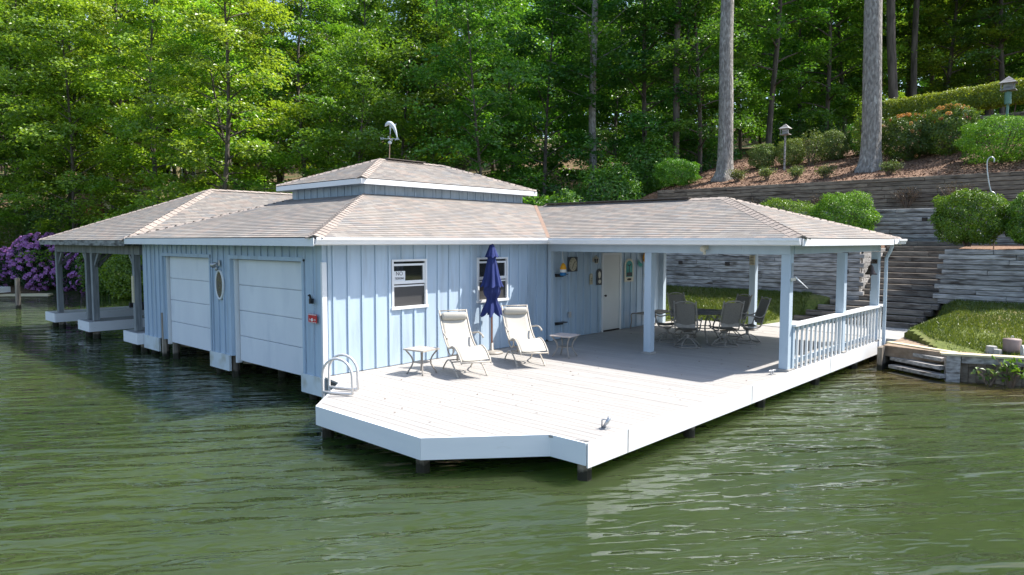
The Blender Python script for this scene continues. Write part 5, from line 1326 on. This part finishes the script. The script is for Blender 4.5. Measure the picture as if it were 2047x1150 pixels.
FRONT = [
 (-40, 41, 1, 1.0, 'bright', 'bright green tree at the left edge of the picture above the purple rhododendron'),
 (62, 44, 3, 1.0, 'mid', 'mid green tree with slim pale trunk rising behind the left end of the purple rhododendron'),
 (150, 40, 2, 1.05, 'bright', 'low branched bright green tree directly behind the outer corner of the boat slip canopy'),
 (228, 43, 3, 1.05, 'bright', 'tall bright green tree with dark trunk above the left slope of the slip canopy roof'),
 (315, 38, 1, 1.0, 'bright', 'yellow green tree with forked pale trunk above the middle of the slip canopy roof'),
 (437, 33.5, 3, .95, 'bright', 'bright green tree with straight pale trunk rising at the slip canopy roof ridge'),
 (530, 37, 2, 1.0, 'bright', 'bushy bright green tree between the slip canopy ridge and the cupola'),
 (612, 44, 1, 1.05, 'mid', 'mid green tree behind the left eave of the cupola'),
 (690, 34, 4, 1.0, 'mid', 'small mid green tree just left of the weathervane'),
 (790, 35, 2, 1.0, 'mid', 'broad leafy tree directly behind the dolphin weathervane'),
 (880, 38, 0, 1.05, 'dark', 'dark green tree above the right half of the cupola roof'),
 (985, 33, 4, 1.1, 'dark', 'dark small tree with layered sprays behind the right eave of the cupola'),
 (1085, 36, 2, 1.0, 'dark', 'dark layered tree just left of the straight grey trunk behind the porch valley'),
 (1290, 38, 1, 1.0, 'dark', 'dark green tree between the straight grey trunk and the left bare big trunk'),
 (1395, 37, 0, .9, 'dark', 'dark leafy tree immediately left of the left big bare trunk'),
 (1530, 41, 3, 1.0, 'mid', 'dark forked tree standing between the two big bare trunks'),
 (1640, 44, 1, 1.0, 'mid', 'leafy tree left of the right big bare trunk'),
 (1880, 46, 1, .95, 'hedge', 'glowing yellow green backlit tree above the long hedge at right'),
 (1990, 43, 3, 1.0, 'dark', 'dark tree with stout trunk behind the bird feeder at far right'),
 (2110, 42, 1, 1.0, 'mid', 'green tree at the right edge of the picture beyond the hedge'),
]
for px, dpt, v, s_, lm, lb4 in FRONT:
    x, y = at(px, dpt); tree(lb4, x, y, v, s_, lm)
# deeper rows
rt_ = random.Random(21)
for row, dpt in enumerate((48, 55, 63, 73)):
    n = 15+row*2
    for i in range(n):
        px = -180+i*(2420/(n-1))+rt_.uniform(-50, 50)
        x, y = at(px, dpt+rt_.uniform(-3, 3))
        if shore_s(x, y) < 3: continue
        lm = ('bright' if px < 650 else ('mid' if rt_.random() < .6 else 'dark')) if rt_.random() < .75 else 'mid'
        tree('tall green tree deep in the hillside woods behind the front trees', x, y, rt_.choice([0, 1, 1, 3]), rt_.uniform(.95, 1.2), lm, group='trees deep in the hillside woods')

# named tall trunks: crowns above the picture
def tall_tree(label, x, y, r, H, crown_z, Rc, bark, lean=(0, 0), flare=1.7, leafn=100, lm='mid', seed=1):
    z = gz(x, y); g = np.random.default_rng(seed); rd = random.Random(seed)
    t = thing('tall_tree', label, 'tree', (x, y, z), 0, 'tall bare trunked trees')
    b = MB(); hs = [-.4, 0, .15, .4, .9, 1.8, 3.5, 6, 8.5, 11, 14, H]
    def ax(h): return Vector((x+lean[0]*h+.04*math.sin(h*.7), y+lean[1]*h+.04*math.cos(h*.5), z+h))
    n = 20; vs = []
    for h in hs:
        k = 1-.30*max(0, h)/14; fl = 1+(flare-1)*math.exp(-max(h, 0)/.28)
        for j in range(n):
            a = 2*math.pi*j/n; q = r*k*fl*(1+.05*math.sin(5*a+h)+(fl-1)*.28*math.sin(5*a+1))
            c = ax(h); vs.append((c.x+q*math.cos(a), c.y+q*math.sin(a), c.z))
    m = len(hs); b.add(vs, [(i*n+j, i*n+(j+1) % n, (i+1)*n+(j+1) % n, (i+1)*n+j) for i in range(m-1) for j in range(n)])
    cen = []; nor = []; tint = []
    for i in range(leafn//6):
        h = rd.uniform(crown_z, H); az = rd.uniform(0, 6.28); Lb = Rc*rd.uniform(.5, 1.1)
        p0 = ax(h); P = [p0+Vector((math.cos(az)*Lb*t_, math.sin(az)*Lb*t_, .4*Lb*t_)) for t_ in (0, .5, 1)]
        b.tube(P, [r*.22, r*.12, .02], 5, cap=False)
        for s in range(6):
            c = np.array(P[0].lerp(P[2], rd.uniform(.3, 1)))+g.normal(size=3)*np.array([.7, .7, .5]); k = 60
            cen.append(c+g.normal(size=(k, 3))*np.array([.42, .42, .14])); nor.append(unit(g.normal(size=(k, 3))*.4+np.array([0, 0, 1.]))); tint.append(np.clip(rd.uniform(.1, .9)+g.normal(0, .15, k), 0, 1))
    b.build('trunk', M[bark], t, smooth=True)
    Cn = np.concatenate(cen); lv, lt = leaf_verts(Cn, np.concatenate(nor), .18, .13, g)
    link('crown', np_mesh('crown', lv, lt, LM[lm], np.repeat(np.concatenate(tint), 4)), t)
tall_tree('left big bare grey trunk on the mulch slope with a flared pale foot', -3.95, 17.0, .33, 20, 13, 4.0, 'bark', (.004, .0), 1.6, 60, seed=3)
tall_tree('right one of the two big bare grey trunks, nearer the brown azalea bank', 2.09, 17.0, .36, 20, 13, 4.0, 'bark', (-.004, 0), 1.45, 60, seed=4)
x, y = at(1183, 37); tall_tree('slim straight grey trunk in the dark woods right of the cupola', x, y, .21, 19, 6.5, 3.2, 'bark', (0, 0), 1.2, 120, 'dark', 5)
x, y = at(1778, 40); tall_tree('brown leaning trunk just right of the right big grey trunk', x, y, .26, 20, 9, 4, 'bark2', (-.05, 0), 1.2, 120, 'mid', 6)
x, y = at(1812, 44); tall_tree('dark upright trunk above the left end of the long hedge', x, y, .20, 20, 8, 4, 'bark2', (0, 0), 1.2, 120, 'mid', 7)
x, y = at(1960, 46); tall_tree('dark trunk between the long hedge and the large bird feeder', x, y, .25, 20, 8, 4, 'bark2', (.02, 0), 1.2, 120, 'mid', 8)
x, y = at(1345, 36); tall_tree('slim dark trunk at the left end of the mulch slope', x, y, .17, 18, 6, 3, 'bark2', (.01, 0), 1.2, 150, 'dark', 9)

# shrubs
def blob(name, label, cat, c, rad, n, lm, leaf=.055, box=2.0, group=None, stems=True, inner=.72, topbias=0, fl=None, flm=None, fln=0, fls=.1, seed=0, gaps=0.0):
    g = np.random.default_rng(seed+int(abs(c[0]*97+c[1]*31)))
    t = thing(name, label, cat, (c[0], c[1], c[2]-rad[2]), 0, group)
    d = unit(g.normal(size=(n, 3))); e = 2.0/box
    sup = np.sign(d)*np.abs(d)**e; sup = sup/np.max([np.linalg.norm(sup, axis=1)*0+1], axis=0)[:, None]
    # superellipsoid radius along d
    rr3 = (np.abs(d[:, 0])**box+np.abs(d[:, 1])**box+np.abs(d[:, 2])**box)**(-1/box)
    lump = 1+.10*np.sin(d[:, 0]*7+c[0])*np.sin(d[:, 1]*6+c[1]*2)+.08*np.sin(d[:, 2]*9+d[:, 0]*5+c[0])+.05*np.sin(d[:, 0]*17+d[:, 1]*13)*np.sin(d[:, 2]*15)
    rad3 = inner+(1-inner)*g.random(n)**.5+g.normal(0, .025, n)
    P = d*(rr3*lump*rad3)[:, None]*np.array(rad)+np.array(c)
    if gaps:
        keep = np.sin(P[:, 0]*5.3+1)*np.sin(P[:, 1]*4.7)*np.sin(P[:, 2]*6.1+.5)+g.normal(0, .25, n) > -1+gaps; P = P[keep]; d = d[keep]
    n = len(P); nn = unit(d*np.array([.8, .8, .9])+np.array([0, 0, .45])+g.normal(size=(n, 3))*.45)
    tint = np.clip(.5+.28*np.sin(P[:, 0]*9)*np.sin(P[:, 1]*8+P[:, 2]*7)+g.normal(0, .2, n), 0, 1)
    lv, lt = leaf_verts(P, nn, g.uniform(.8, 1.3, n)*leaf, g.uniform(.8, 1.2, n)*leaf*.6, g)
    link('foliage', np_mesh('foliage', lv, lt, LM[lm], np.repeat(tint, 4)), t)
    if fln:
        d2 = unit(g.normal(size=(fln, 3))+np.array(fl)); r2 = (np.abs(d2)**box).sum(1)**(-1/box)
        Cc2 = d2*(r2*1.02)[:, None]*np.array(rad)+np.array(c)
        m = 16; base = unit(g.normal(size=(m, 3)))
        Pc = (Cc2[:, None]+base[None]*fls*g.uniform(.75, 1.1, (fln, 1, 1))).reshape(-1, 3); Nc = np.tile(base, (fln, 1))
        lv, lt = leaf_verts(Pc, Nc, fls*1.15, fls*1.1, g)
        link('blossoms', np_mesh('blossoms', lv, lt, LM[flm], np.repeat(np.clip(g.normal(.5, .25, len(Pc)), 0, 1), 4)), t)['kind'] = 'stuff'
    if stems:
        b = MB(); rd = random.Random(int(c[0]*10)+seed)
        for i in range(8):
            a = rd.uniform(0, 6.28); q = rd.uniform(.3, .75)
            b.tube(curve([(c[0]+.06*math.cos(a), c[1]+.06*math.sin(a), c[2]-rad[2]-.1), (c[0]+rad[0]*q*.5*math.cos(a), c[1]+rad[1]*q*.5*math.sin(a), c[2]-rad[2]*.4), (c[0]+rad[0]*q*math.cos(a), c[1]+rad[1]*q*math.sin(a), c[2]+rad[2]*.35)], 3), [.022]*3+[.014]*3+[.008], 5, cap=False)
        b.build('stems', M['stem'], t)
    return t
G1 = 'clipped bright green shrubs above the lower walls'
blob('clipped_shrub', 'rounded bright green clipped shrub above the wall right of the stairs', 'shrub', (6.6, 10.5, 3.05), (.86, .75, .72), 15000, 'box', .06, 2.8, G1)
blob('clipped_shrub', 'bright green clipped shrub cut off by the right edge of the picture', 'shrub', (8.1, 10.6, 2.95), (.66, .75, .70), 12000, 'box', .06, 2.8, G1)
blob('clipped_shrub', 'rounded bright green clipped shrub just above the right end of the porch roof', 'shrub', (3.18, 10.8, 3.1), (.92, .8, .80), 14000, 'box', .06, 2.6, G1)
blob('clipped_shrub', 'low flat bright green clipped shrub partly hidden behind the porch roof hip', 'shrub', (1.25, 10.9, 3.0), (1.2, .8, .76), 12000, 'box', .06, 2.8, G1)
blob('clipped_shrub', 'bright green clipped shrub showing as a thin strip behind the porch ridge', 'shrub', (-.9, 10.9, 2.9), (1.0, .8, .78), 9000, 'box', .06, 2.8, G1)
def ongrade(px_u, v): return gz(px_u, v)
def gshrub(name, label, x, y, r, h, n, lm, leaf, box=2.2, group=None, **k):
    z = gz(x, y); return blob(name, label, 'shrub', (x, y, z+h), (r, r*.9, h), n, lm, leaf, box, group, **k)
G2 = 'rounded pale shrubs behind the mulch slope'
gshrub('round_shrub', 'rounded dusty green shrub immediately right of the left big trunk', -3.2, 19.3, .60, .56, 7000, 'box2', .06, 2.4, G2)
gshrub('round_shrub', 'rounded dusty green shrub behind the wooden bird feeder post', -2.0, 19.6, .62, .58, 7000, 'box2', .06, 2.4, G2)
gshrub('round_shrub', 'rounded pale shrub mound right of the small bare stemmed bush', -.45, 20.2, .74, .64, 8000, 'box2', .06, 2.3, G2)
gshrub('round_shrub', 'dark shaded rounded shrub between the pale mound and the right big trunk', .75, 20.9, .75, .8, 7000, 'dark', .07, 2.3, G2)
gshrub('small_tree_shrub', 'open shrub with bare pale upright stems left of the pale mound', -.95, 19.2, .60, .80, 1500, 'box2', .07, 2, inner=.2, gaps=.3)
gshrub('small_tree_shrub', 'thin yellow green small tree with slender stems left of the right big trunk', 1.25, 19.4, .55, 1.35, 2200, 'hedge', .09, 2, inner=.2, gaps=.2)
gshrub('azalea', 'large azalea bank with orange tips right of the right big trunk, left half', 3.05, 18.3, 1.05, .86, 12000, 'azalea', .07, 2.2, 'azalea shrubs', fl=(0, -.2, 1.6), flm='orange', fln=22, fls=.06)
gshrub('azalea', 'large azalea bank with orange tips below the long hedge, right half', 4.45, 18.4, 1.0, .90, 12000, 'azalea', .07, 2.2, 'azalea shrubs', fl=(0, -.2, 1.6), flm='orange', fln=34, fls=.06)
gshrub('spreading_shrub', 'spreading flat topped green shrub at the right edge above the highest timber wall', 6.35, 16.6, 1.25, .78, 12000, 'box', .065, 2.4, None)
gshrub('spreading_shrub', 'green shrub cut off by the right edge above the highest timber wall', 8.6, 16.7, 1.1, .8, 9000, 'box', .065, 2.4, None)
gshrub('broad_shrub', 'flat topped bright green shrub at the left foot of the left big trunk', -5.9, 16.2, .95, .60, 9000, 'box', .07, 2.8, None)
# long hedge
def hedge(label, p, q, zb, h, w, n):
    g = np.random.default_rng(5); t = thing('hedge', label, 'hedge', (*p, zb[0]))
    s = g.random(n); a = g.uniform(0, math.pi*2, n); rr4 = (np.abs(np.cos(a))**5+np.abs(np.sin(a))**5)**(-1/5)*(.78+.22*g.random(n)**.5)
    lump = 1+.04*np.sin(s*60)+.03*np.sin(s*131+a*3)
    d = np.array(q)-np.array(p); L = np.hypot(*d); dn = d/L; nn = np.array([-dn[1], dn[0]])
    off = np.cos(a)*rr4*w*lump; P = np.stack([p[0]+d[0]*s+nn[0]*off, p[1]+d[1]*s+nn[1]*off, zb[0]+(zb[1]-zb[0])*s+h/2+np.sin(a)*rr4*h/2*lump], 1)
    P += g.normal(0, .03, P.shape); N_ = unit(np.stack([nn[0]*np.cos(a), nn[1]*np.cos(a), np.sin(a)+.4], 1)+g.normal(size=(n, 3))*.45)
    tint = np.clip(.35+.35*np.sin(a)+g.normal(0, .15, n), 0, 1)  # sunlit top put into the leaf colour: lighter upwards, darker below
    lv, lt = leaf_verts(P, N_, .085, .055, g); link('foliage', np_mesh('foliage', lv, lt, LM['hedge'], np.repeat(tint, 4)), t)
    b = MB()
    for k in range(14):
        f = (k+.5)/14; x = p[0]+d[0]*f; y = p[1]+d[1]*f; z = zb[0]+(zb[1]-zb[0])*f
        b.tube([(x, y, z-.9), (x+.1, y, z), (x+.15, y+.1, z+h*.5)], [.03, .025, .015], 5)
    b.build('stems', M['stem'], t)
hedge('long yellow green clipped hedge along the top of the slope at right', (1.6, 20.8), (13, 21.2), (7.5, 8.1), .85, .55, 42000)
# bare shrubs and small plants
def twiggy(label, x, y, r, h, n, lm, name='bare_shrub', group='sparse brown shrubs against the timber walls', z=None, leaf=.05, leaves=260):
    z = gz(x, y) if z is None else z; rd = random.Random(int(x*31+y*7)); g = np.random.default_rng(int(abs(x*31+y*7)))
    t = thing(name, label, 'shrub', (x, y, z), 0, group); b = MB(); tips = []
    for i in range(n):
        a = rd.uniform(0, 6.28); q = rd.uniform(.2, 1); e = Vector((x+r*q*math.cos(a), y+r*q*.6*math.sin(a), z+h*rd.uniform(.6, 1)))
        m_ = Vector((x, y, z)).lerp(e, .5)+Vector((rd.uniform(-.08, .08), rd.uniform(-.08, .08), .05))
        b.tube([(x+.04*math.cos(a), y+.04*math.sin(a), z-.05), m_, e], [.012, .008, .004], 4, cap=False); tips += [m_, e, m_.lerp(e, .5)]
        for s in range(2):
            e2 = m_.lerp(e, rd.random())+Vector((rd.uniform(-.15, .15), rd.uniform(-.12, .12), rd.uniform(0, .18))); b.tube([m_, e2], [.006, .003], 3, cap=False); tips.append(e2)
    b.build('stems', M['stem'], t)
    T_ = np.array([list(p) for p in tips]); P = T_[g.integers(0, len(T_), leaves)]+g.normal(0, .06, (leaves, 3))
    lv, lt = leaf_verts(P, unit(g.normal(size=(leaves, 3))+np.array([0, 0, .6])), leaf, leaf*.6, g)
    link('leaves', np_mesh('leaves', lv, lt, LM[lm], np.repeat(g.random(leaves), 4)), t)
for (x, y, r, h, lb5) in ((4.1, 14.25, .55, .75, 'sparse brown shrub against the highest wall above the rounded shrub by the porch roof'), (5.6, 14.2, .6, .85, 'sparse brown shrub against the highest wall left of the shepherd hook'), (8.0, 14.2, .5, .7, 'sparse brown shrub against the highest wall right of the shepherd hook'), (1.2, 14.3, .5, .6, 'sparse brown shrub against the highest wall below the right big trunk'), (-1.2, 14.3, .45, .5, 'sparse brown shrub against the highest wall below the wooden bird feeder'), (-3.2, 14.3, .45, .5, 'sparse brown shrub against the highest wall below the left big trunk')):
    twiggy(lb5, x, y, r, h, 34, 'bare', leaves=380)
for (x, y, r, h, lb6) in ((-3.0, 16.3, .38, .4, 'small low green plant in the mulch at the right foot of the left big trunk'), (-1.6, 16.2, .45, .45, 'small low pale plant in the mulch in front of the feeder post'), (-.35, 16.0, .32, .42, 'small upright green plant in the mulch between the two big trunks'), (.85, 15.9, .42, .40, 'small low green plant in the mulch left of the right big trunk'), (3.1, 15.9, .42, .38, 'small low green plant in the mulch right of the right big trunk')):
    twiggy(lb6, x, y, r, h, 26, 'box2', 'low_plant', 'small low plants in the mulch', leaves=900, leaf=.06)
twiggy('small leafy green plant growing out of the bulkhead face just above the water', 8.55, 4.0, .30, .45, 16, 'box', 'water_plant', None, z=-.45, leaf=.13, leaves=70)
twiggy('pale leafy sprig beside the green plant at the foot of the bulkhead', 8.22, 3.85, .22, .2, 10, 'box2', 'water_plant', None, z=-.42, leaf=.11, leaves=40)
# rhododendrons at the far bank
G3 = 'purple flowering rhododendrons on the far bank'
for (px, dpt, r, h, nf, lb7) in ((20, 40.0, 2.2, 1.15, 140, 'purple rhododendron at the far left behind the mooring pile'), (95, 39.5, 2.3, 1.55, 170, 'tall purple rhododendron left of the outer canopy post'), (182, 38.2, 1.3, 1.2, 60, 'small purple rhododendron seen between the middle posts of the canopy'), (150, 39.0, 1.6, 1.5, 120, 'purple rhododendron seen between the outer canopy posts'), (-60, 42, 2.4, 1.2, 60, 'purple rhododendron running out of the left edge of the picture')):
    x, y = at(px, dpt); blob('rhododendron', lb7, 'shrub', (x, y, -.45+h), (r*.85, r*.75, h), 9000, 'rhodo', .13, 2.4, G3, fl=(.45, -.65, .15), flm='flower', fln=nf, fls=.135, stems=False)
for (px, dpt, r, h, lm, lb8) in ((215, 37.5, 1.8, 1.7, 'mid', 'mid green waterside bush seen under the middle of the slip canopy'), (262, 34.5, 1.6, 1.5, 'bright', 'bright green waterside bush seen under the canopy beside the boathouse'), (330, 35.5, 2.4, 2.0, 'dark', 'dark undergrowth bush behind the slip canopy roof, left'), (600, 33, 2.6, 1.9, 'dark', 'dark undergrowth bush behind the cupola'), (1120, 30.5, 1.6, 1.6, 'dark', 'dark undergrowth bush behind the porch valley'), (1210, 33, 1.8, 1.8, 'dark', 'dark undergrowth bush right of the straight grey trunk'), (1290, 35, 1.8, 1.7, 'mid', 'undergrowth bush at the left end of the timber walls'), (1400, 41, 2.2, 1.8, 'dark', 'dark undergrowth bush beyond the left big trunk'), (1600, 45, 2.5, 1.7, 'dark', 'dark undergrowth bush between the big trunks'), (1000, 34, 2.0, 1.6, 'dark', 'dark undergrowth bush beyond the right cupola eave'), (0, 44, 2.6, 2.2, 'mid', 'green bush above the purple rhododendron at the left edge'), (120, 43.5, 2.6, 2.4, 'dark', 'dark green bush above the tall purple rhododendron')):
    x, y = at(px, dpt); z = max(gz(x, y), -.4); blob('undergrowth_bush', lb8, 'bush', (x, y, z+h*.8), (r, r*.8, h), 6000, lm, .15, 2.0, 'undergrowth bushes at the wood edge', stems=False, inner=.45, gaps=.15)
# distant woods closing the hillside
def far_wood():
    g = np.random.default_rng(77); n = 150000
    k = g.uniform(-1.0, 1.0, n); d = 82+26*g.random(n); fx, fy = math.cos(YAW), math.sin(YAW)
    x = CAM.x+d*(fx+k*fy); y = CAM.y+d*(fy-k*fx); z0 = ground_z(x, y)
    z = z0+g.random(n)**.8*(17+3*np.sin(k*23)+2*np.sin(k*51))
    lv, lt = leaf_verts(np.stack([x, y, z], 1), unit(g.normal(size=(n, 3))+np.array([0, 0, .8])), g.uniform(.35, .8, n), g.uniform(.3, .55, n), g)
    o = link('distant_wood', np_mesh('distant_wood', lv, lt, LM['dark'], np.repeat(g.random(n), 4))); tag(o, 'dark mass of far woods on the hilltop behind all the trees', 'woods', kind='stuff')
far_wood()
# houses half hidden in the woods at left
x, y = at(355, 58); z = gz(x, y)
hs = thing('house', 'pale yellow house with brown roof half hidden in the woods above the slip canopy', 'house', (x, y, z))
MB().box(x-5, x+5, y-4, y+4, z-3, z+5.5).build('wall', M['house_y'], hs)
MB().slab([(x-5.5, y-4.6, z+5.3), (x+5.5, y-4.6, z+5.3), (x+5.5, y, z+7.6), (x-5.5, y, z+7.6)], .15).slab([(x-5.5, y, z+7.6), (x+5.5, y, z+7.6), (x+5.5, y+4.6, z+5.3), (x-5.5, y+4.6, z+5.3)], .15).build('roof', M['cap'], hs)
for i in range(4):
    w = MB().box(x+5.0, x+5.05, y-3.3+i*1.8, y-2.2+i*1.8, z+2.6, z+4.2).build('window', M['white'], hs); MB().box(x+5.051, x+5.07, y-3.2+i*1.8, y-2.3+i*1.8, z+2.7, z+4.1).build('pane', M['glass'], w)
    w = MB().box(x-4.2+i*2.4, x-2.9+i*2.4, y-4.05, y-4.0, z+2.6, z+4.2).build('window', M['white'], hs); MB().box(x-4.1+i*2.4, x-3.0+i*2.4, y-4.07, y-4.051, z+2.7, z+4.1).build('pane', M['glass'], w)
x, y = at(215, 50); z = gz(x, y)
dk = thing('raised_deck', 'red brown wooden deck railing glimpsed between the trunks above the slip canopy', 'deck', (x, y, z))
MB().box(x-3.5, x+3.5, y-1.2, y+1.2, z+1.0, z+1.15).build('floor', M['red_deck'], dk)
for i in range(24): MB().box(x-3.5+i*.3, x-3.45+i*.3, y-1.22, y-1.17, z+1.15, z+2.0).build('baluster', M['red_deck'], dk)
MB().box(x-3.5, x+3.5, y-1.25, y-1.14, z+2.0, z+2.07).build('rail', M['red_deck'], dk)
for xx in (-3.3, 0, 3.3): MB().box(x+xx-.08, x+xx+.08, y-1.1, y-.94, z-1, z+1).build('post', M['red_deck'], dk)
print('objects', len(bpy.data.objects))
